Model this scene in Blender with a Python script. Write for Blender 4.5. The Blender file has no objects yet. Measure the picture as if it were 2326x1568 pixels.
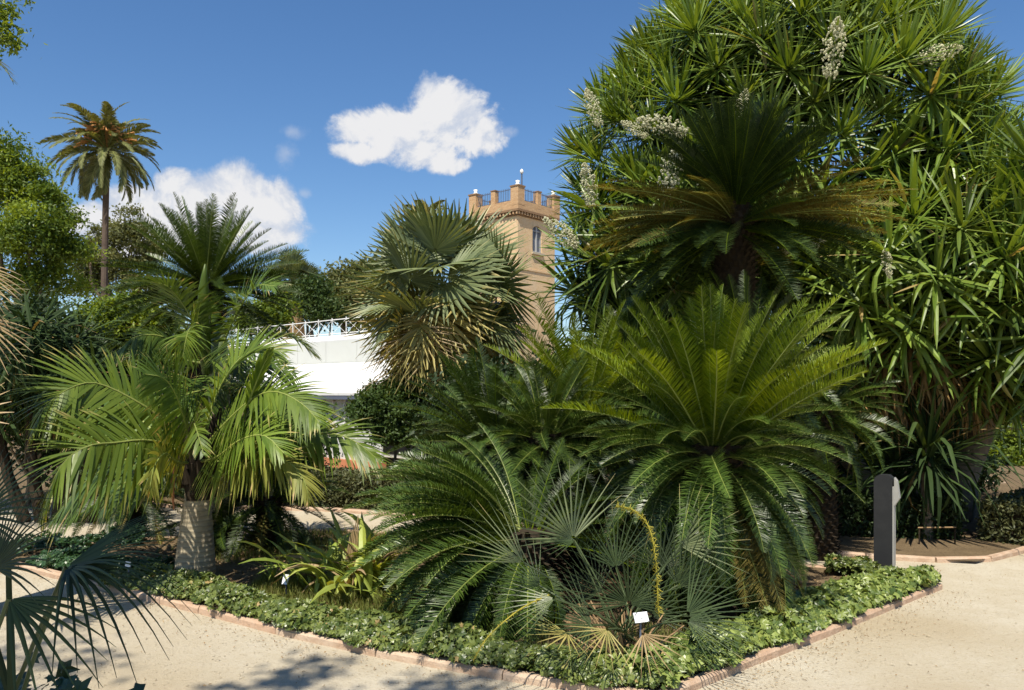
import bpy, math, random
import numpy as np
from mathutils import Matrix, Vector, Euler
R = math.radians
rng = np.random.default_rng(7)
random.seed(7)
sc = bpy.context.scene
col = sc.collection

# ------------------------------------------------------------------ camera
F, CX, HY, EYE = 1870.0, 1163.0, 893.0, 1.6
cam = bpy.data.objects.new('camera', bpy.data.cameras.new('camera'))
col.objects.link(cam)
cam.location = (0, 0, EYE)
cam.rotation_euler = (R(90), 0, 0)
cam.data.sensor_width = 36.0
cam.data.lens = F / 2326 * 36
cam.data.shift_y = (HY - 784) / 2326
cam.data.clip_start = 0.05
cam.data.clip_end = 2000
sc.camera = cam

def W(px, py, Y):
    """a point of the photograph at distance Y (metres)"""
    return Vector(((px - CX) / F * Y, Y, EYE + (HY - py) / F * Y))

def G(px, py):
    """a point of the photograph that lies on the ground"""
    Y = EYE * F / (py - HY)
    return ((px - CX) / F * Y, Y)

# ------------------------------------------------------------------ render settings
sc.view_settings.view_transform = 'Standard'
sc.view_settings.look = 'None'
sc.view_settings.gamma = 1
sc.view_settings.exposure = 0.5
sc.view_settings.use_curve_mapping = False
sc.render.engine = 'CYCLES'
cy = sc.cycles
cy.max_bounces = 7; cy.diffuse_bounces = 3; cy.glossy_bounces = 2; cy.transmission_bounces = 4
cy.transparent_max_bounces = 4; cy.sample_clamp_indirect = 4.0
cy.caustics_reflective = False; cy.caustics_refractive = False
cy.use_adaptive_sampling = True; cy.adaptive_threshold = 0.02
cy.use_denoising = True

# ------------------------------------------------------------------ sun and sky
SUN_AZ, SUN_EL = -15.0, 60.0          # degrees from straight behind the camera (minus = left)
s_dir = Vector((math.sin(R(SUN_AZ)) * math.cos(R(SUN_EL)), -math.cos(R(SUN_AZ)) * math.cos(R(SUN_EL)), math.sin(R(SUN_EL))))
sun = bpy.data.objects.new('sun', bpy.data.lights.new('sun', 'SUN'))
col.objects.link(sun)
sun.data.energy = 5.0
sun.data.angle = R(0.53)
sun.data.color = (1.0, 0.93, 0.81)
sun.rotation_euler = s_dir.to_track_quat('Z', 'Y').to_euler()
sun.location = (0, -5, 30)

world = bpy.data.worlds.new('World')
sc.world = world
world.use_nodes = True
wt = world.node_tree
wt.nodes.clear()

class NT:
    def __init__(s, tree): s.t = tree
    def n(s, typ, **kw):
        nd = s.t.nodes.new(typ)
        for k, v in kw.items(): setattr(nd, k, v)
        return nd
    def link(s, a, b): s.t.links.new(a, b)
    def setin(s, sock, v):
        if hasattr(v, 'links') or isinstance(v, bpy.types.NodeSocket): s.link(v, sock)
        else: sock.default_value = v
    def m(s, op, a, b=None, c=None, clamp=False):
        nd = s.n('ShaderNodeMath', operation=op, use_clamp=clamp)
        s.setin(nd.inputs[0], a)
        if b is not None: s.setin(nd.inputs[1], b)
        if c is not None: s.setin(nd.inputs[2], c)
        return nd.outputs[0]
    def mix(s, f, a, b, blend='MIX'):
        nd = s.n('ShaderNodeMix', data_type='RGBA', blend_type=blend)
        s.setin(nd.inputs[0], f)
        s.setin(nd.inputs[6], a if not isinstance(a, tuple) else (*a, 1)[:4])
        s.setin(nd.inputs[7], b if not isinstance(b, tuple) else (*b, 1)[:4])
        return nd.outputs[2]
    def noise(s, vec, scale, detail=3, rough=0.5, dist=0.0, out=0):
        nd = s.n('ShaderNodeTexNoise')
        if vec is not None: s.link(vec, nd.inputs['Vector'])
        nd.inputs['Scale'].default_value = scale
        nd.inputs['Detail'].default_value = detail
        nd.inputs['Roughness'].default_value = rough
        nd.inputs['Distortion'].default_value = dist
        return nd.outputs[out]
    def ss(s, x, lo, hi):
        nd = s.n('ShaderNodeMapRange', interpolation_type='SMOOTHSTEP')
        s.setin(nd.inputs[0], x)
        nd.inputs[1].default_value = lo; nd.inputs[2].default_value = hi
        return nd.outputs[0]

w = NT(wt)
sky = w.n('ShaderNodeTexSky', sky_type='NISHITA')
sky.sun_disc = False
sky.sun_elevation = R(SUN_EL)
sky.sun_rotation = math.atan2(s_dir.x, s_dir.y)
sky.air_density = 1.0; sky.dust_density = 0.35; sky.ozone_density = 3.0
sky.altitude = 0
tc = w.n('ShaderNodeTexCoord')
sep = w.n('ShaderNodeSeparateXYZ'); w.link(tc.outputs['Generated'], sep.inputs[0])
yy = w.m('MAXIMUM', sep.outputs[1], 0.02)
u = w.m('DIVIDE', sep.outputs[0], yy)
v = w.m('DIVIDE', sep.outputs[2], yy)
comb = w.n('ShaderNodeCombineXYZ'); w.link(u, comb.inputs[0]); w.link(v, comb.inputs[1])
uv = comb.outputs[0]
n1 = w.noise(uv, 11.0, 8, 0.62, 0.4)
n2 = w.noise(uv, 34.0, 5, 0.6)
nz = w.m('ADD', w.m('MULTIPLY', w.m('SUBTRACT', n1, 0.5), 2.3), w.m('MULTIPLY', w.m('SUBTRACT', n2, 0.5), 0.9))

def cloud(blobs):
    best = None
    for (px, py, rx, ry) in blobs:
        a = w.m('DIVIDE', w.m('SUBTRACT', u, (px - CX) / F), rx / F)
        b = w.m('DIVIDE', w.m('SUBTRACT', v, (HY - py) / F), ry / F)
        d = w.m('SUBTRACT', 1.0, w.m('SQRT', w.m('ADD', w.m('MULTIPLY', a, a), w.m('MULTIPLY', b, b))))
        best = d if best is None else w.m('SMOOTH_MAX', best, d, 0.12)
    return best
main = cloud([(985, 222, 66, 62), (1012, 275, 120, 78), (900, 300, 115, 58), (812, 290, 78, 48), (1085, 308, 72, 52), (965, 350, 90, 44), (800, 345, 62, 30), (1010, 375, 60, 24)])
low = cloud([(528, 440, 95, 76), (605, 475, 82, 70), (440, 470, 105, 66), (340, 480, 110, 60), (240, 505, 95, 52), (180, 505, 80, 40), (290, 450, 60, 34), (395, 420, 50, 34), (560, 520, 130, 62), (385, 530, 190, 60)])
wis = cloud([(662, 300, 48, 26), (648, 345, 34, 40), (2120, 108, 66, 34), (2262, 176, 52, 30), (1150, 300, 34, 18), (690, 440, 26, 16)])
dm = w.m('ADD', main, nz)
dl = w.m('ADD', w.m('ADD', low, 0.12), w.m('MULTIPLY', nz, 0.62))
front = w.m('GREATER_THAN', sep.outputs[1], 0.05)
cov = w.m('MAXIMUM', w.ss(dm, -0.04, 0.42), w.ss(dl, -0.04, 0.36))
wsp = w.m('MULTIPLY', w.ss(w.m('ADD', wis, w.m('MULTIPLY', nz, 1.3)), 0.0, 1.0), 0.42)
cov = w.m('MULTIPLY', w.m('MAXIMUM', cov, wsp), front)
# soft self-shading put into the cloud colour: thicker parts whiter, billow noise slightly greyer
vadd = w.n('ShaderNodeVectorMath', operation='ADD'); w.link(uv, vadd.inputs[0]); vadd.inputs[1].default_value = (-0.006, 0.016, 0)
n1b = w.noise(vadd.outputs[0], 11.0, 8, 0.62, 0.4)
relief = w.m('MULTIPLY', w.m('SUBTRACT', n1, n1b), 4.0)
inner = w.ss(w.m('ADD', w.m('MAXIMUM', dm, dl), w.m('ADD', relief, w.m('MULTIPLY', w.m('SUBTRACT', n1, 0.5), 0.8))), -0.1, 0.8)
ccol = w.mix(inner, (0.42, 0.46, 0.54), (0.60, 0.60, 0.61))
hs = w.n('ShaderNodeHueSaturation'); hs.inputs['Hue'].default_value = 0.503; hs.inputs['Saturation'].default_value = 1.2; hs.inputs['Value'].default_value = 0.98
w.link(sky.outputs[0], hs.inputs['Color'])
bg1 = w.n('ShaderNodeBackground'); w.link(hs.outputs[0], bg1.inputs[0]); bg1.inputs[1].default_value = 0.10
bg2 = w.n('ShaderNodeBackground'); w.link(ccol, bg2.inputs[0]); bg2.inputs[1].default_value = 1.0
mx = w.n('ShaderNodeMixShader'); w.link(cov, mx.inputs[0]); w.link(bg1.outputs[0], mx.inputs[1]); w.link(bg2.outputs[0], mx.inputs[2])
wo = w.n('ShaderNodeOutputWorld'); w.link(mx.outputs[0], wo.inputs[0])
world.cycles.sampling_method = 'MANUAL'; world.cycles.sample_map_resolution = 512

# ------------------------------------------------------------------ materials
MATS = {}
def pmat(name, build, rough=0.8, spec=0.3):
    m = bpy.data.materials.new(name); m.use_nodes = True
    t = NT(m.node_tree); t.t.nodes.clear()
    p = t.n('ShaderNodeBsdfPrincipled'); p.inputs['Roughness'].default_value = rough
    p.inputs['Specular IOR Level'].default_value = spec
    o = t.n('ShaderNodeOutputMaterial'); t.link(p.outputs[0], o.inputs[0])
    build(t, p, o)
    MATS[name] = m
    return m

def coords(t, kind='Object'):
    return t.n('ShaderNodeTexCoord').outputs[kind]

def setcol(t, p, c):
    if isinstance(c, tuple): p.inputs['Base Color'].default_value = (*c, 1)
    else: t.link(c, p.inputs['Base Color'])

def bump(t, p, h, strength=0.4, dist=0.02):
    b = t.n('ShaderNodeBump'); b.inputs['Strength'].default_value = strength; b.inputs['Distance'].default_value = dist
    t.link(h, b.inputs['Height']); t.link(b.outputs[0], p.inputs['Normal'])

def leafmat(name, a, b, dry=(0.35, 0.26, 0.12), rough=0.42, trans=0.3, spec=0.45, var=0.35, tcol=None):
    """a..b: colours mixed by the per-leaf attribute 'tint'; values above 1 go to the dry colour"""
    def build(t, p, o):
        at = t.n('ShaderNodeAttribute', attribute_name='tint').outputs['Fac']
        c = t.mix(t.m('MINIMUM', at, 1.0), a, b)
        c = t.mix(t.ss(at, 1.0, 2.0), c, dry)
        oi = t.n('ShaderNodeObjectInfo').outputs['Random']
        k = t.m('ADD', 1.0 - var, t.m('MULTIPLY', oi, 2 * var))
        vm = t.n('ShaderNodeVectorMath', operation='SCALE'); t.link(c, vm.inputs[0]); t.link(k, vm.inputs['Scale'])
        setcol(t, p, vm.outputs[0])
        tr = t.n('ShaderNodeBsdfTranslucent')
        cc = t.mix(1.0, vm.outputs[0], tcol or (1.6, 1.35, 0.45), 'MULTIPLY')
        t.link(cc, tr.inputs[0])
        ms = t.n('ShaderNodeMixShader'); ms.inputs[0].default_value = trans
        t.link(p.outputs[0], ms.inputs[1]); t.link(tr.outputs[0], ms.inputs[2]); t.link(ms.outputs[0], o.inputs[0])
    return pmat(name, build, rough, spec)

leafmat('cycad_leaf', (0.034, 0.066, 0.010), (0.080, 0.130, 0.020), dry=(0.30, 0.30, 0.05), rough=0.36, trans=0.22, spec=0.5)
leafmat('cycad_flush', (0.095, 0.150, 0.006), (0.19, 0.25, 0.012), dry=(0.22, 0.24, 0.03), rough=0.45, trans=0.42, spec=0.3, var=0.2)
leafmat('cycad_dark', (0.022, 0.044, 0.007), (0.046, 0.076, 0.012), dry=(0.14, 0.10, 0.02), rough=0.45, trans=0.2, spec=0.35)  # darker cycad leaf, shade of low ranks and shaded plants put into colour
leafmat('cycad_olive', (0.135, 0.120, 0.028), (0.215, 0.175, 0.045), dry=(0.20, 0.12, 0.04), rough=0.6, trans=0.3, spec=0.2)
leafmat('feather_leaf', (0.080, 0.135, 0.016), (0.18, 0.25, 0.036), dry=(0.42, 0.36, 0.12), rough=0.42, trans=0.36, spec=0.4, var=0.2)
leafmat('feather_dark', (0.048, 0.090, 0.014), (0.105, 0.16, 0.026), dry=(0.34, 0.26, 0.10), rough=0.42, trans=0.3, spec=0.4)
leafmat('feather_yellow', (0.16, 0.19, 0.035), (0.27, 0.27, 0.06), dry=(0.50, 0.36, 0.16), rough=0.5, trans=0.35, spec=0.3)
leafmat('fan_green', (0.085, 0.115, 0.048), (0.19, 0.225, 0.10), dry=(0.40, 0.33, 0.13), rough=0.42, trans=0.22, spec=0.4, var=0.25)
leafmat('fan_yellow', (0.22, 0.21, 0.060), (0.42, 0.36, 0.13), dry=(0.50, 0.38, 0.20), rough=0.55, trans=0.28, spec=0.3, var=0.25)
leafmat('fan_dry', (0.26, 0.18, 0.09), (0.46, 0.34, 0.18), dry=(0.60, 0.46, 0.28), rough=0.7, trans=0.2, spec=0.2, var=0.25)
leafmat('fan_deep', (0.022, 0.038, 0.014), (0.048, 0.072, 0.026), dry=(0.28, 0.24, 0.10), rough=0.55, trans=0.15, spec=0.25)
leafmat('yucca_leaf', (0.072, 0.128, 0.015), (0.19, 0.265, 0.042), dry=(0.36, 0.27, 0.11), rough=0.38, trans=0.26, spec=0.45, var=0.28)
leafmat('yucca_dark', (0.022, 0.040, 0.014), (0.045, 0.075, 0.022), dry=(0.24, 0.16, 0.07), rough=0.65, trans=0.2, spec=0.12)  # darker yucca leaf, shade inside the crown put into its colour
leafmat('yucca_dry', (0.15, 0.095, 0.035), (0.28, 0.18, 0.07), dry=(0.3, 0.2, 0.1), rough=0.8, trans=0.15, spec=0.1)
leafmat('strap_leaf', (0.20, 0.27, 0.04), (0.40, 0.44, 0.09), dry=(0.50, 0.38, 0.18), rough=0.45, trans=0.3, spec=0.4, var=0.2)
leafmat('ivy_leaf', (0.050, 0.085, 0.014), (0.25, 0.30, 0.075), dry=(0.42, 0.30, 0.12), rough=0.38, trans=0.2, spec=0.5)
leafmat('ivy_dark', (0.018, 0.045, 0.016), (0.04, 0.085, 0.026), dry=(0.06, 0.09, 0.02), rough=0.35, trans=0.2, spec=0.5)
leafmat('tree_bright', (0.045, 0.090, 0.012), (0.26, 0.34, 0.034), dry=(0.30, 0.30, 0.05), rough=0.45, trans=0.4, spec=0.35, var=0.05)
leafmat('tree_olive', (0.085, 0.100, 0.032), (0.20, 0.21, 0.080), dry=(0.2, 0.15, 0.07), rough=0.6, trans=0.25, spec=0.25, var=0.05)
leafmat('tree_green', (0.035, 0.070, 0.018), (0.085, 0.13, 0.030), dry=(0.2, 0.2, 0.05), rough=0.5, trans=0.3, spec=0.3, var=0.05)
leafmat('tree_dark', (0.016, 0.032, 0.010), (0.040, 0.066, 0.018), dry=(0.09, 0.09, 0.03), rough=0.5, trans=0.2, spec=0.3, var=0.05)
leafmat('hedge_leaf', (0.050, 0.062, 0.022), (0.13, 0.135, 0.055), dry=(0.2, 0.14, 0.07), rough=0.5, trans=0.2, spec=0.3, var=0.05)
leafmat('grass_blade', (0.075, 0.105, 0.018), (0.20, 0.215, 0.055), dry=(0.36, 0.30, 0.13), rough=0.6, trans=0.3, spec=0.2, var=0.05)
leafmat('litter', (0.16, 0.10, 0.05), (0.36, 0.25, 0.13), dry=(0.5, 0.4, 0.2), rough=0.85, trans=0.05, spec=0.1, var=0.05)
leafmat('flower', (0.62, 0.60, 0.38), (0.78, 0.76, 0.56), dry=(0.7, 0.6, 0.4), rough=0.6, trans=0.3, spec=0.2, var=0.08, tcol=(1, 1, 0.9))
leafmat('seed_stalk', (0.26, 0.24, 0.025), (0.42, 0.36, 0.05), dry=(0.5, 0.4, 0.1), rough=0.6, trans=0.1, spec=0.3, var=0.05)
leafmat('date_stalk', (0.50, 0.22, 0.06), (0.62, 0.34, 0.14), dry=(0.5, 0.3, 0.1), rough=0.7, trans=0.1, spec=0.2, var=0.1)
leafmat('rachis', (0.16, 0.20, 0.04), (0.26, 0.29, 0.07), dry=(0.4, 0.3, 0.1), rough=0.45, trans=0.0, spec=0.4, var=0.2)

def _gravel(t, p, o):
    c = coords(t, 'Object')
    a = t.noise(c, 2.2, 6, 0.7); b = t.noise(c, 46, 5, 0.8); d = t.noise(c, 0.55, 3, 0.5); e = t.noise(c, 170, 2, 0.6)
    k = t.mix(t.ss(a, 0.35, 0.7), (0.475, 0.415, 0.305), (0.55, 0.50, 0.395))
    k = t.mix(t.m('MULTIPLY', t.ss(d, 0.45, 0.70), 0.8), k, (0.40, 0.325, 0.21))
    k = t.mix(t.m('MULTIPLY', t.ss(b, 0.50, 0.70), 0.8), k, (0.36, 0.285, 0.185))
    k = t.mix(t.m('MULTIPLY', t.ss(e, 0.55, 0.8), 0.6), k, (0.68, 0.62, 0.50))
    setcol(t, p, k)
    bump(t, p, t.m('ADD', t.m('MULTIPLY', b, 1.3), t.m('MULTIPLY', a, 1.2)), 0.8, 0.014)
pmat('gravel', _gravel, 0.95, 0.1)

def _soil(t, p, o):
    c = coords(t, 'Object')
    a = t.noise(c, 3.0, 5, 0.6); b = t.noise(c, 40, 4, 0.7)
    k = t.mix(a, (0.10, 0.070, 0.040), (0.24, 0.175, 0.10))
    k = t.mix(t.m('MULTIPLY', t.ss(b, 0.5, 0.7), 0.7), k, (0.06, 0.042, 0.026))
    setcol(t, p, k); bump(t, p, b, 0.9, 0.03)
pmat('soil', _soil, 0.95, 0.1)

def _kerb(t, p, o):
    c = coords(t, 'Object'); oi = t.n('ShaderNodeObjectInfo').outputs['Random']
    a = t.noise(c, 7, 5, 0.65); b = t.noise(c, 60, 3, 0.6)
    k = t.mix(t.ss(a, 0.38, 0.62), (0.40, 0.28, 0.19), (0.50, 0.385, 0.28))
    k = t.mix(t.m('MULTIPLY', oi, 0.5), k, (0.47, 0.30, 0.20))
    k = t.mix(t.m('MULTIPLY', t.ss(b, 0.55, 0.75), 0.6), k, (0.25, 0.19, 0.14))
    setcol(t, p, k); bump(t, p, t.m('ADD', a, b), 0.5, 0.012)
pmat('kerb', _kerb, 0.9, 0.15)

def brickmat(name, c1, c2, mortar, scale, pale=0.55):
    def f(t, p, o):
        u_ = t.n('ShaderNodeUVMap').outputs[0]
        br = t.n('ShaderNodeTexBrick'); t.link(u_, br.inputs['Vector'])
        br.inputs['Scale'].default_value = scale
        br.inputs['Color1'].default_value = (*c1, 1); br.inputs['Color2'].default_value = (*c2, 1); br.inputs['Mortar'].default_value = (*mortar, 1)
        br.inputs['Mortar Size'].default_value = 0.012; br.inputs['Brick Width'].default_value = 0.27; br.inputs['Row Height'].default_value = 0.065
        br.inputs['Bias'].default_value = 0.0
        c = coords(t, 'Object')
        n_ = t.noise(c, 0.9, 5, 0.65); nn = t.noise(c, 6, 4, 0.7)
        k = t.mix(t.m('MULTIPLY', t.ss(n_, 0.4, 0.7), pale), br.outputs[0], (0.66, 0.52, 0.35))
        k = t.mix(t.m('MULTIPLY', t.ss(nn, 0.5, 0.75), 0.4), k, (0.40, 0.22, 0.12))
        mp_ = t.n('ShaderNodeMapping'); t.link(c, mp_.inputs[0]); mp_.inputs['Scale'].default_value = (2.2, 2.2, 0.16)
        st_ = t.noise(mp_.outputs[0], 1.6, 5, 0.6)
        k = t.mix(t.m('MULTIPLY', t.ss(st_, 0.55, 0.75), 0.5), k, (0.34, 0.22, 0.13))
        k = t.mix(t.m('MULTIPLY', t.ss(t.noise(c, 22, 2, 0.5), 0.55, 0.7), 0.35), k, (0.76, 0.62, 0.45))
        setcol(t, p, k); bump(t, p, br.outputs['Fac'], -0.4, 0.01)
    return pmat(name, f, 0.9, 0.1)
brickmat('tower_brick', (0.61, 0.385, 0.19), (0.70, 0.49, 0.27), (0.66, 0.50, 0.31), 1.0)
brickmat('parapet_brick', (0.40, 0.22, 0.10), (0.56, 0.35, 0.175), (0.46, 0.32, 0.19), 1.0, 0.15)

def plain(name, c, rough=0.7, spec=0.3, nscale=5, amt=0.25, dark=None, metal=0.0, bmp=0.15):
    def f(t, p, o):
        co = coords(t, 'Object'); a = t.noise(co, nscale, 5, 0.65)
        d = dark or tuple(x * 0.6 for x in c)
        setcol(t, p, t.mix(t.m('MULTIPLY', t.ss(a, 0.4, 0.75), amt * 2), c, d))
        p.inputs['Metallic'].default_value = metal
        bump(t, p, a, bmp, 0.01)
    return pmat(name, f, rough, spec)
plain('whitewash', (0.68, 0.675, 0.65), 0.8, 0.2, 1.3, 0.2, (0.56, 0.56, 0.52))
plain('white_glass', (0.60, 0.61, 0.57), 0.5, 0.4, 1.5, 0.2, (0.5, 0.51, 0.47))
plain('white_paint', (0.78, 0.77, 0.73), 0.5, 0.3)
plain('terracotta', (0.55, 0.22, 0.11), 0.85, 0.2, 4, 0.3, (0.36, 0.14, 0.08))
plain('post_paint', (0.020, 0.021, 0.023), 0.55, 0.4, 8, 0.15, (0.05, 0.05, 0.05))
plain('post_edge', (0.34, 0.335, 0.31), 0.5, 0.4, 8, 0.1)
plain('frame_grey', (0.42, 0.42, 0.41), 0.6, 0.3)
plain('stone_trim', (0.5, 0.42, 0.3), 0.85, 0.2)
plain('brown_trim', (0.26, 0.16, 0.09), 0.85, 0.2)
plain('beige_block', (0.50, 0.38, 0.27), 0.9, 0.2)
plain('dark_metal', (0.10, 0.12, 0.17), 0.5, 0.5)
plain('shutter', (0.13, 0.14, 0.17), 0.4, 0.5)
plain('bark_grey', (0.20, 0.16, 0.11), 0.95, 0.1, 9, 0.4, (0.09, 0.07, 0.05), bmp=0.7)
plain('bark_brown', (0.042, 0.032, 0.021), 0.95, 0.1, 14, 0.4, (0.018, 0.013, 0.009), bmp=0.8)
plain('bark_date', (0.115, 0.085, 0.065), 0.95, 0.1, 3, 0.35, (0.06, 0.045, 0.035), bmp=0.6)
plain('dry_fibre', (0.34, 0.23, 0.12), 0.95, 0.1, 12, 0.4, (0.14, 0.08, 0.045), bmp=0.5)
plain('shaft_green', (0.13, 0.17, 0.075), 0.5, 0.4, 6, 0.2)
plain('label_white', (0.80, 0.82, 0.84), 0.35, 0.5, 3, 0.03)
plain('label_ink', (0.10, 0.10, 0.10), 0.6, 0.3)

def _palm_bark(t, p, o):
    co = coords(t, 'Object')
    s = t.n('ShaderNodeSeparateXYZ'); t.link(co, s.inputs[0])
    n_ = t.noise(co, 6, 4, 0.6)
    ring = t.m('SINE', t.m('ADD', t.m('MULTIPLY', s.outputs[2], 150.0), t.m('MULTIPLY', n_, 5.0)))
    k = t.mix(t.ss(n_, 0.35, 0.7), (0.38, 0.325, 0.22), (0.26, 0.215, 0.145))
    k = t.mix(t.m('MULTIPLY', t.ss(ring, 0.55, 1.0), 0.5), k, (0.18, 0.145, 0.10))
    setcol(t, p, k); bump(t, p, ring, 0.35, 0.006)
pmat('palm_bark', _palm_bark, 0.9, 0.15)

# ------------------------------------------------------------------ mesh helpers
def mk(name, parts, smooth=False, uv=False):
    """parts: list of (V, F, material, tint) ; F is an (m,4) or (m,3) int array; tint scalar / per-vertex array"""
    me = bpy.data.meshes.new(name)
    Vs, loops, starts, totals, mi, tints = [], [], [], [], [], []
    mats = []
    off = 0; lo = 0
    for (V, Fc, mat, tint) in parts:
        V = np.asarray(V, dtype=np.float32).reshape(-1, 3); Fc = np.asarray(Fc, dtype=np.int32)
        if len(Fc) == 0: continue
        if mat not in mats: mats.append(mat)
        Vs.append(V); loops.append((Fc + off).ravel())
        k = Fc.shape[1]; m = Fc.shape[0]
        starts.append(lo + np.arange(m) * k); totals.append(np.full(m, k)); lo += m * k
        mi.append(np.full(m, mats.index(mat)))
        tints.append(np.broadcast_to(np.asarray(tint, dtype=np.float32), (len(V),)))
        off += len(V)
    V = np.concatenate(Vs); L = np.concatenate(loops).astype(np.int32)
    me.vertices.add(len(V)); me.vertices.foreach_set('co', V.ravel())
    me.loops.add(len(L)); me.loops.foreach_set('vertex_index', L)
    st = np.concatenate(starts).astype(np.int32)
    me.polygons.add(len(st)); me.polygons.foreach_set('loop_start', st)
    me.polygons.foreach_set('material_index', np.concatenate(mi).astype(np.int32))
    me.polygons.foreach_set('use_smooth', np.full(len(st), smooth, dtype=bool))
    for m in mats: me.materials.append(MATS[m])
    a = me.attributes.new('tint', 'FLOAT', 'POINT'); a.data.foreach_set('value', np.concatenate(tints).astype(np.float32))
    me.update(calc_edges=True)
    if uv:
        ul = me.uv_layers.new(name='UVMap')
        nrm = np.zeros(len(st) * 3, dtype=np.float32); me.polygons.foreach_get('normal', nrm); nrm = nrm.reshape(-1, 3)
        tot = np.concatenate(totals).astype(int)
        ln = np.repeat(nrm, tot, axis=0); co = V[L]
        hx = np.stack([-ln[:, 1], ln[:, 0], np.zeros(len(L))], 1); q = np.linalg.norm(hx, axis=1)
        flat = q < 0.3; hx[flat] = (1, 0, 0); hx /= np.maximum(np.linalg.norm(hx, axis=1, keepdims=True), 1e-6)
        U = np.stack([(co * hx).sum(1), np.where(flat, co[:, 1], co[:, 2])], 1)
        ul.data.foreach_set('uv', U.astype(np.float32).ravel())
    return me

def ob(name, me, parent=None, M=None, **kw):
    o = bpy.data.objects.new(name, me); col.objects.link(o)
    if parent is not None: o.parent = parent
    if M is not None: o.matrix_basis = M
    for k, v_ in kw.items(): o[k] = v_
    return o

def thing(name, label, cat, loc, group=None, me=None):
    o = bpy.data.objects.new(name, me); col.objects.link(o); o.location = loc
    o['label'] = label; o['category'] = cat
    if group: o['group'] = group
    return o

def box(x0, x1, y0, y1, z0, z1):
    V = [(x0, y0, z0), (x1, y0, z0), (x1, y1, z0), (x0, y1, z0), (x0, y0, z1), (x1, y0, z1), (x1, y1, z1), (x0, y1, z1)]
    Fc = [(3, 2, 1, 0), (4, 5, 6, 7), (0, 1, 5, 4), (1, 2, 6, 5), (2, 3, 7, 6), (3, 0, 4, 7)]
    return np.array(V, float), np.array(Fc)

def obox(o, ex, ey, x0, x1, y0, y1, z0, z1):
    V, Fc = box(x0, x1, y0, y1, z0, z1)
    P = np.array(o)[None, :2] + V[:, :1] * np.array(ex)[None, :2] + V[:, 1:2] * np.array(ey)[None, :2]
    return np.column_stack([P, V[:, 2]]), Fc

def merge(lst):
    Vs, Fs, o = [], [], 0
    for V, Fc in lst:
        Vs.append(V); Fs.append(np.asarray(Fc) + o); o += len(V)
    return np.concatenate(Vs), np.concatenate(Fs)

def tube(P, rad, k=8, cap=True, jitter=0.0, r_=None):
    P = np.asarray(P, float); n = len(P)
    rad = np.broadcast_to(np.asarray(rad, float), (n,))
    T = np.gradient(P, axis=0); T /= np.linalg.norm(T, axis=1, keepdims=True) + 1e-9
    ref = np.array([0.0, 1.0, 0.0]) if abs(T[0][1]) < 0.8 else np.array([1.0, 0, 0])
    A = np.cross(T, ref); A /= np.linalg.norm(A, axis=1, keepdims=True) + 1e-9
    B = np.cross(T, A)
    th = np.arange(k) / k * 2 * np.pi
    rr = rad[:, None] * np.ones((1, k))
    if jitter: rr = rr * (1 + (r_ or rng).normal(0, jitter, (n, k)))
    V = P[:, None] + rr[..., None] * (np.cos(th)[None, :, None] * A[:, None] + np.sin(th)[None, :, None] * B[:, None])
    V = V.reshape(-1, 3)
    i = np.arange(n - 1)[:, None] * k; j = np.arange(k)[None]; j2 = (j + 1) % k
    Fc = np.stack([i + j, i + j2, i + k + j2, i + k + j], -1).reshape(-1, 4)
    if cap:
        c = len(V); V = np.vstack([V, P[-1:] + 0 * P[-1:]])
        jj = np.arange(0, k, 2)
        top = (n - 1) * k
        Fc = np.vstack([Fc, np.stack([top + jj, top + (jj + 1) % k, top + (jj + 2) % k, np.full(len(jj), c)], 1)])
    return V, Fc

def nrm(a): return a / (np.linalg.norm(a, axis=-1, keepdims=True) + 1e-9)

def strips(P, S, Wd, N=None, fold=0.0):
    """P (m,n,3) centre lines, S (m,n,3) side vectors, Wd (m,n) half widths; fold>0 gives a V section"""
    m, n, _ = P.shape
    if fold and N is not None:
        V = np.stack([P - S * Wd[..., None] + N * (Wd * fold)[..., None], P, P + S * Wd[..., None] + N * (Wd * fold)[..., None]], 2)
        k = 3
    else:
        V = np.stack([P - S * Wd[..., None], P + S * Wd[..., None]], 2); k = 2
    base = (np.arange(m) * n * k)[:, None, None]
    i = (np.arange(n - 1) * k)[None, :, None]; j = np.arange(k - 1)[None, None]
    a = base + i + j
    Fc = np.stack([a, a + 1, a + k + 1, a + k], -1).reshape(-1, 4)
    return V.reshape(-1, 3), Fc, n * k

def curve(pts, n):
    """smooth resampled curve through control points"""
    P = np.asarray([tuple(p) for p in pts], float)
    k = len(P)
    if k == 2: return P[0] + np.linspace(0, 1, n)[:, None] * (P[1] - P[0])
    E = np.vstack([2 * P[0] - P[1], P, 2 * P[-1] - P[-2]])
    out = []
    for t in np.linspace(0, k - 1 - 1e-6, n * 3):
        i = int(t); f = t - i
        p0, p1, p2, p3 = E[i], E[i + 1], E[i + 2], E[i + 3]
        out.append(0.5 * ((2 * p1) + (-p0 + p2) * f + (2 * p0 - 5 * p1 + 4 * p2 - p3) * f * f + (-p0 + 3 * p1 - 3 * p2 + p3) * f ** 3))
    out = np.array(out); d = np.r_[0, np.cumsum(np.linalg.norm(np.diff(out, axis=0), axis=1))]
    s = np.linspace(0, d[-1], n)
    return np.stack([np.interp(s, d, out[:, a]) for a in range(3)], 1)

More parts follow.
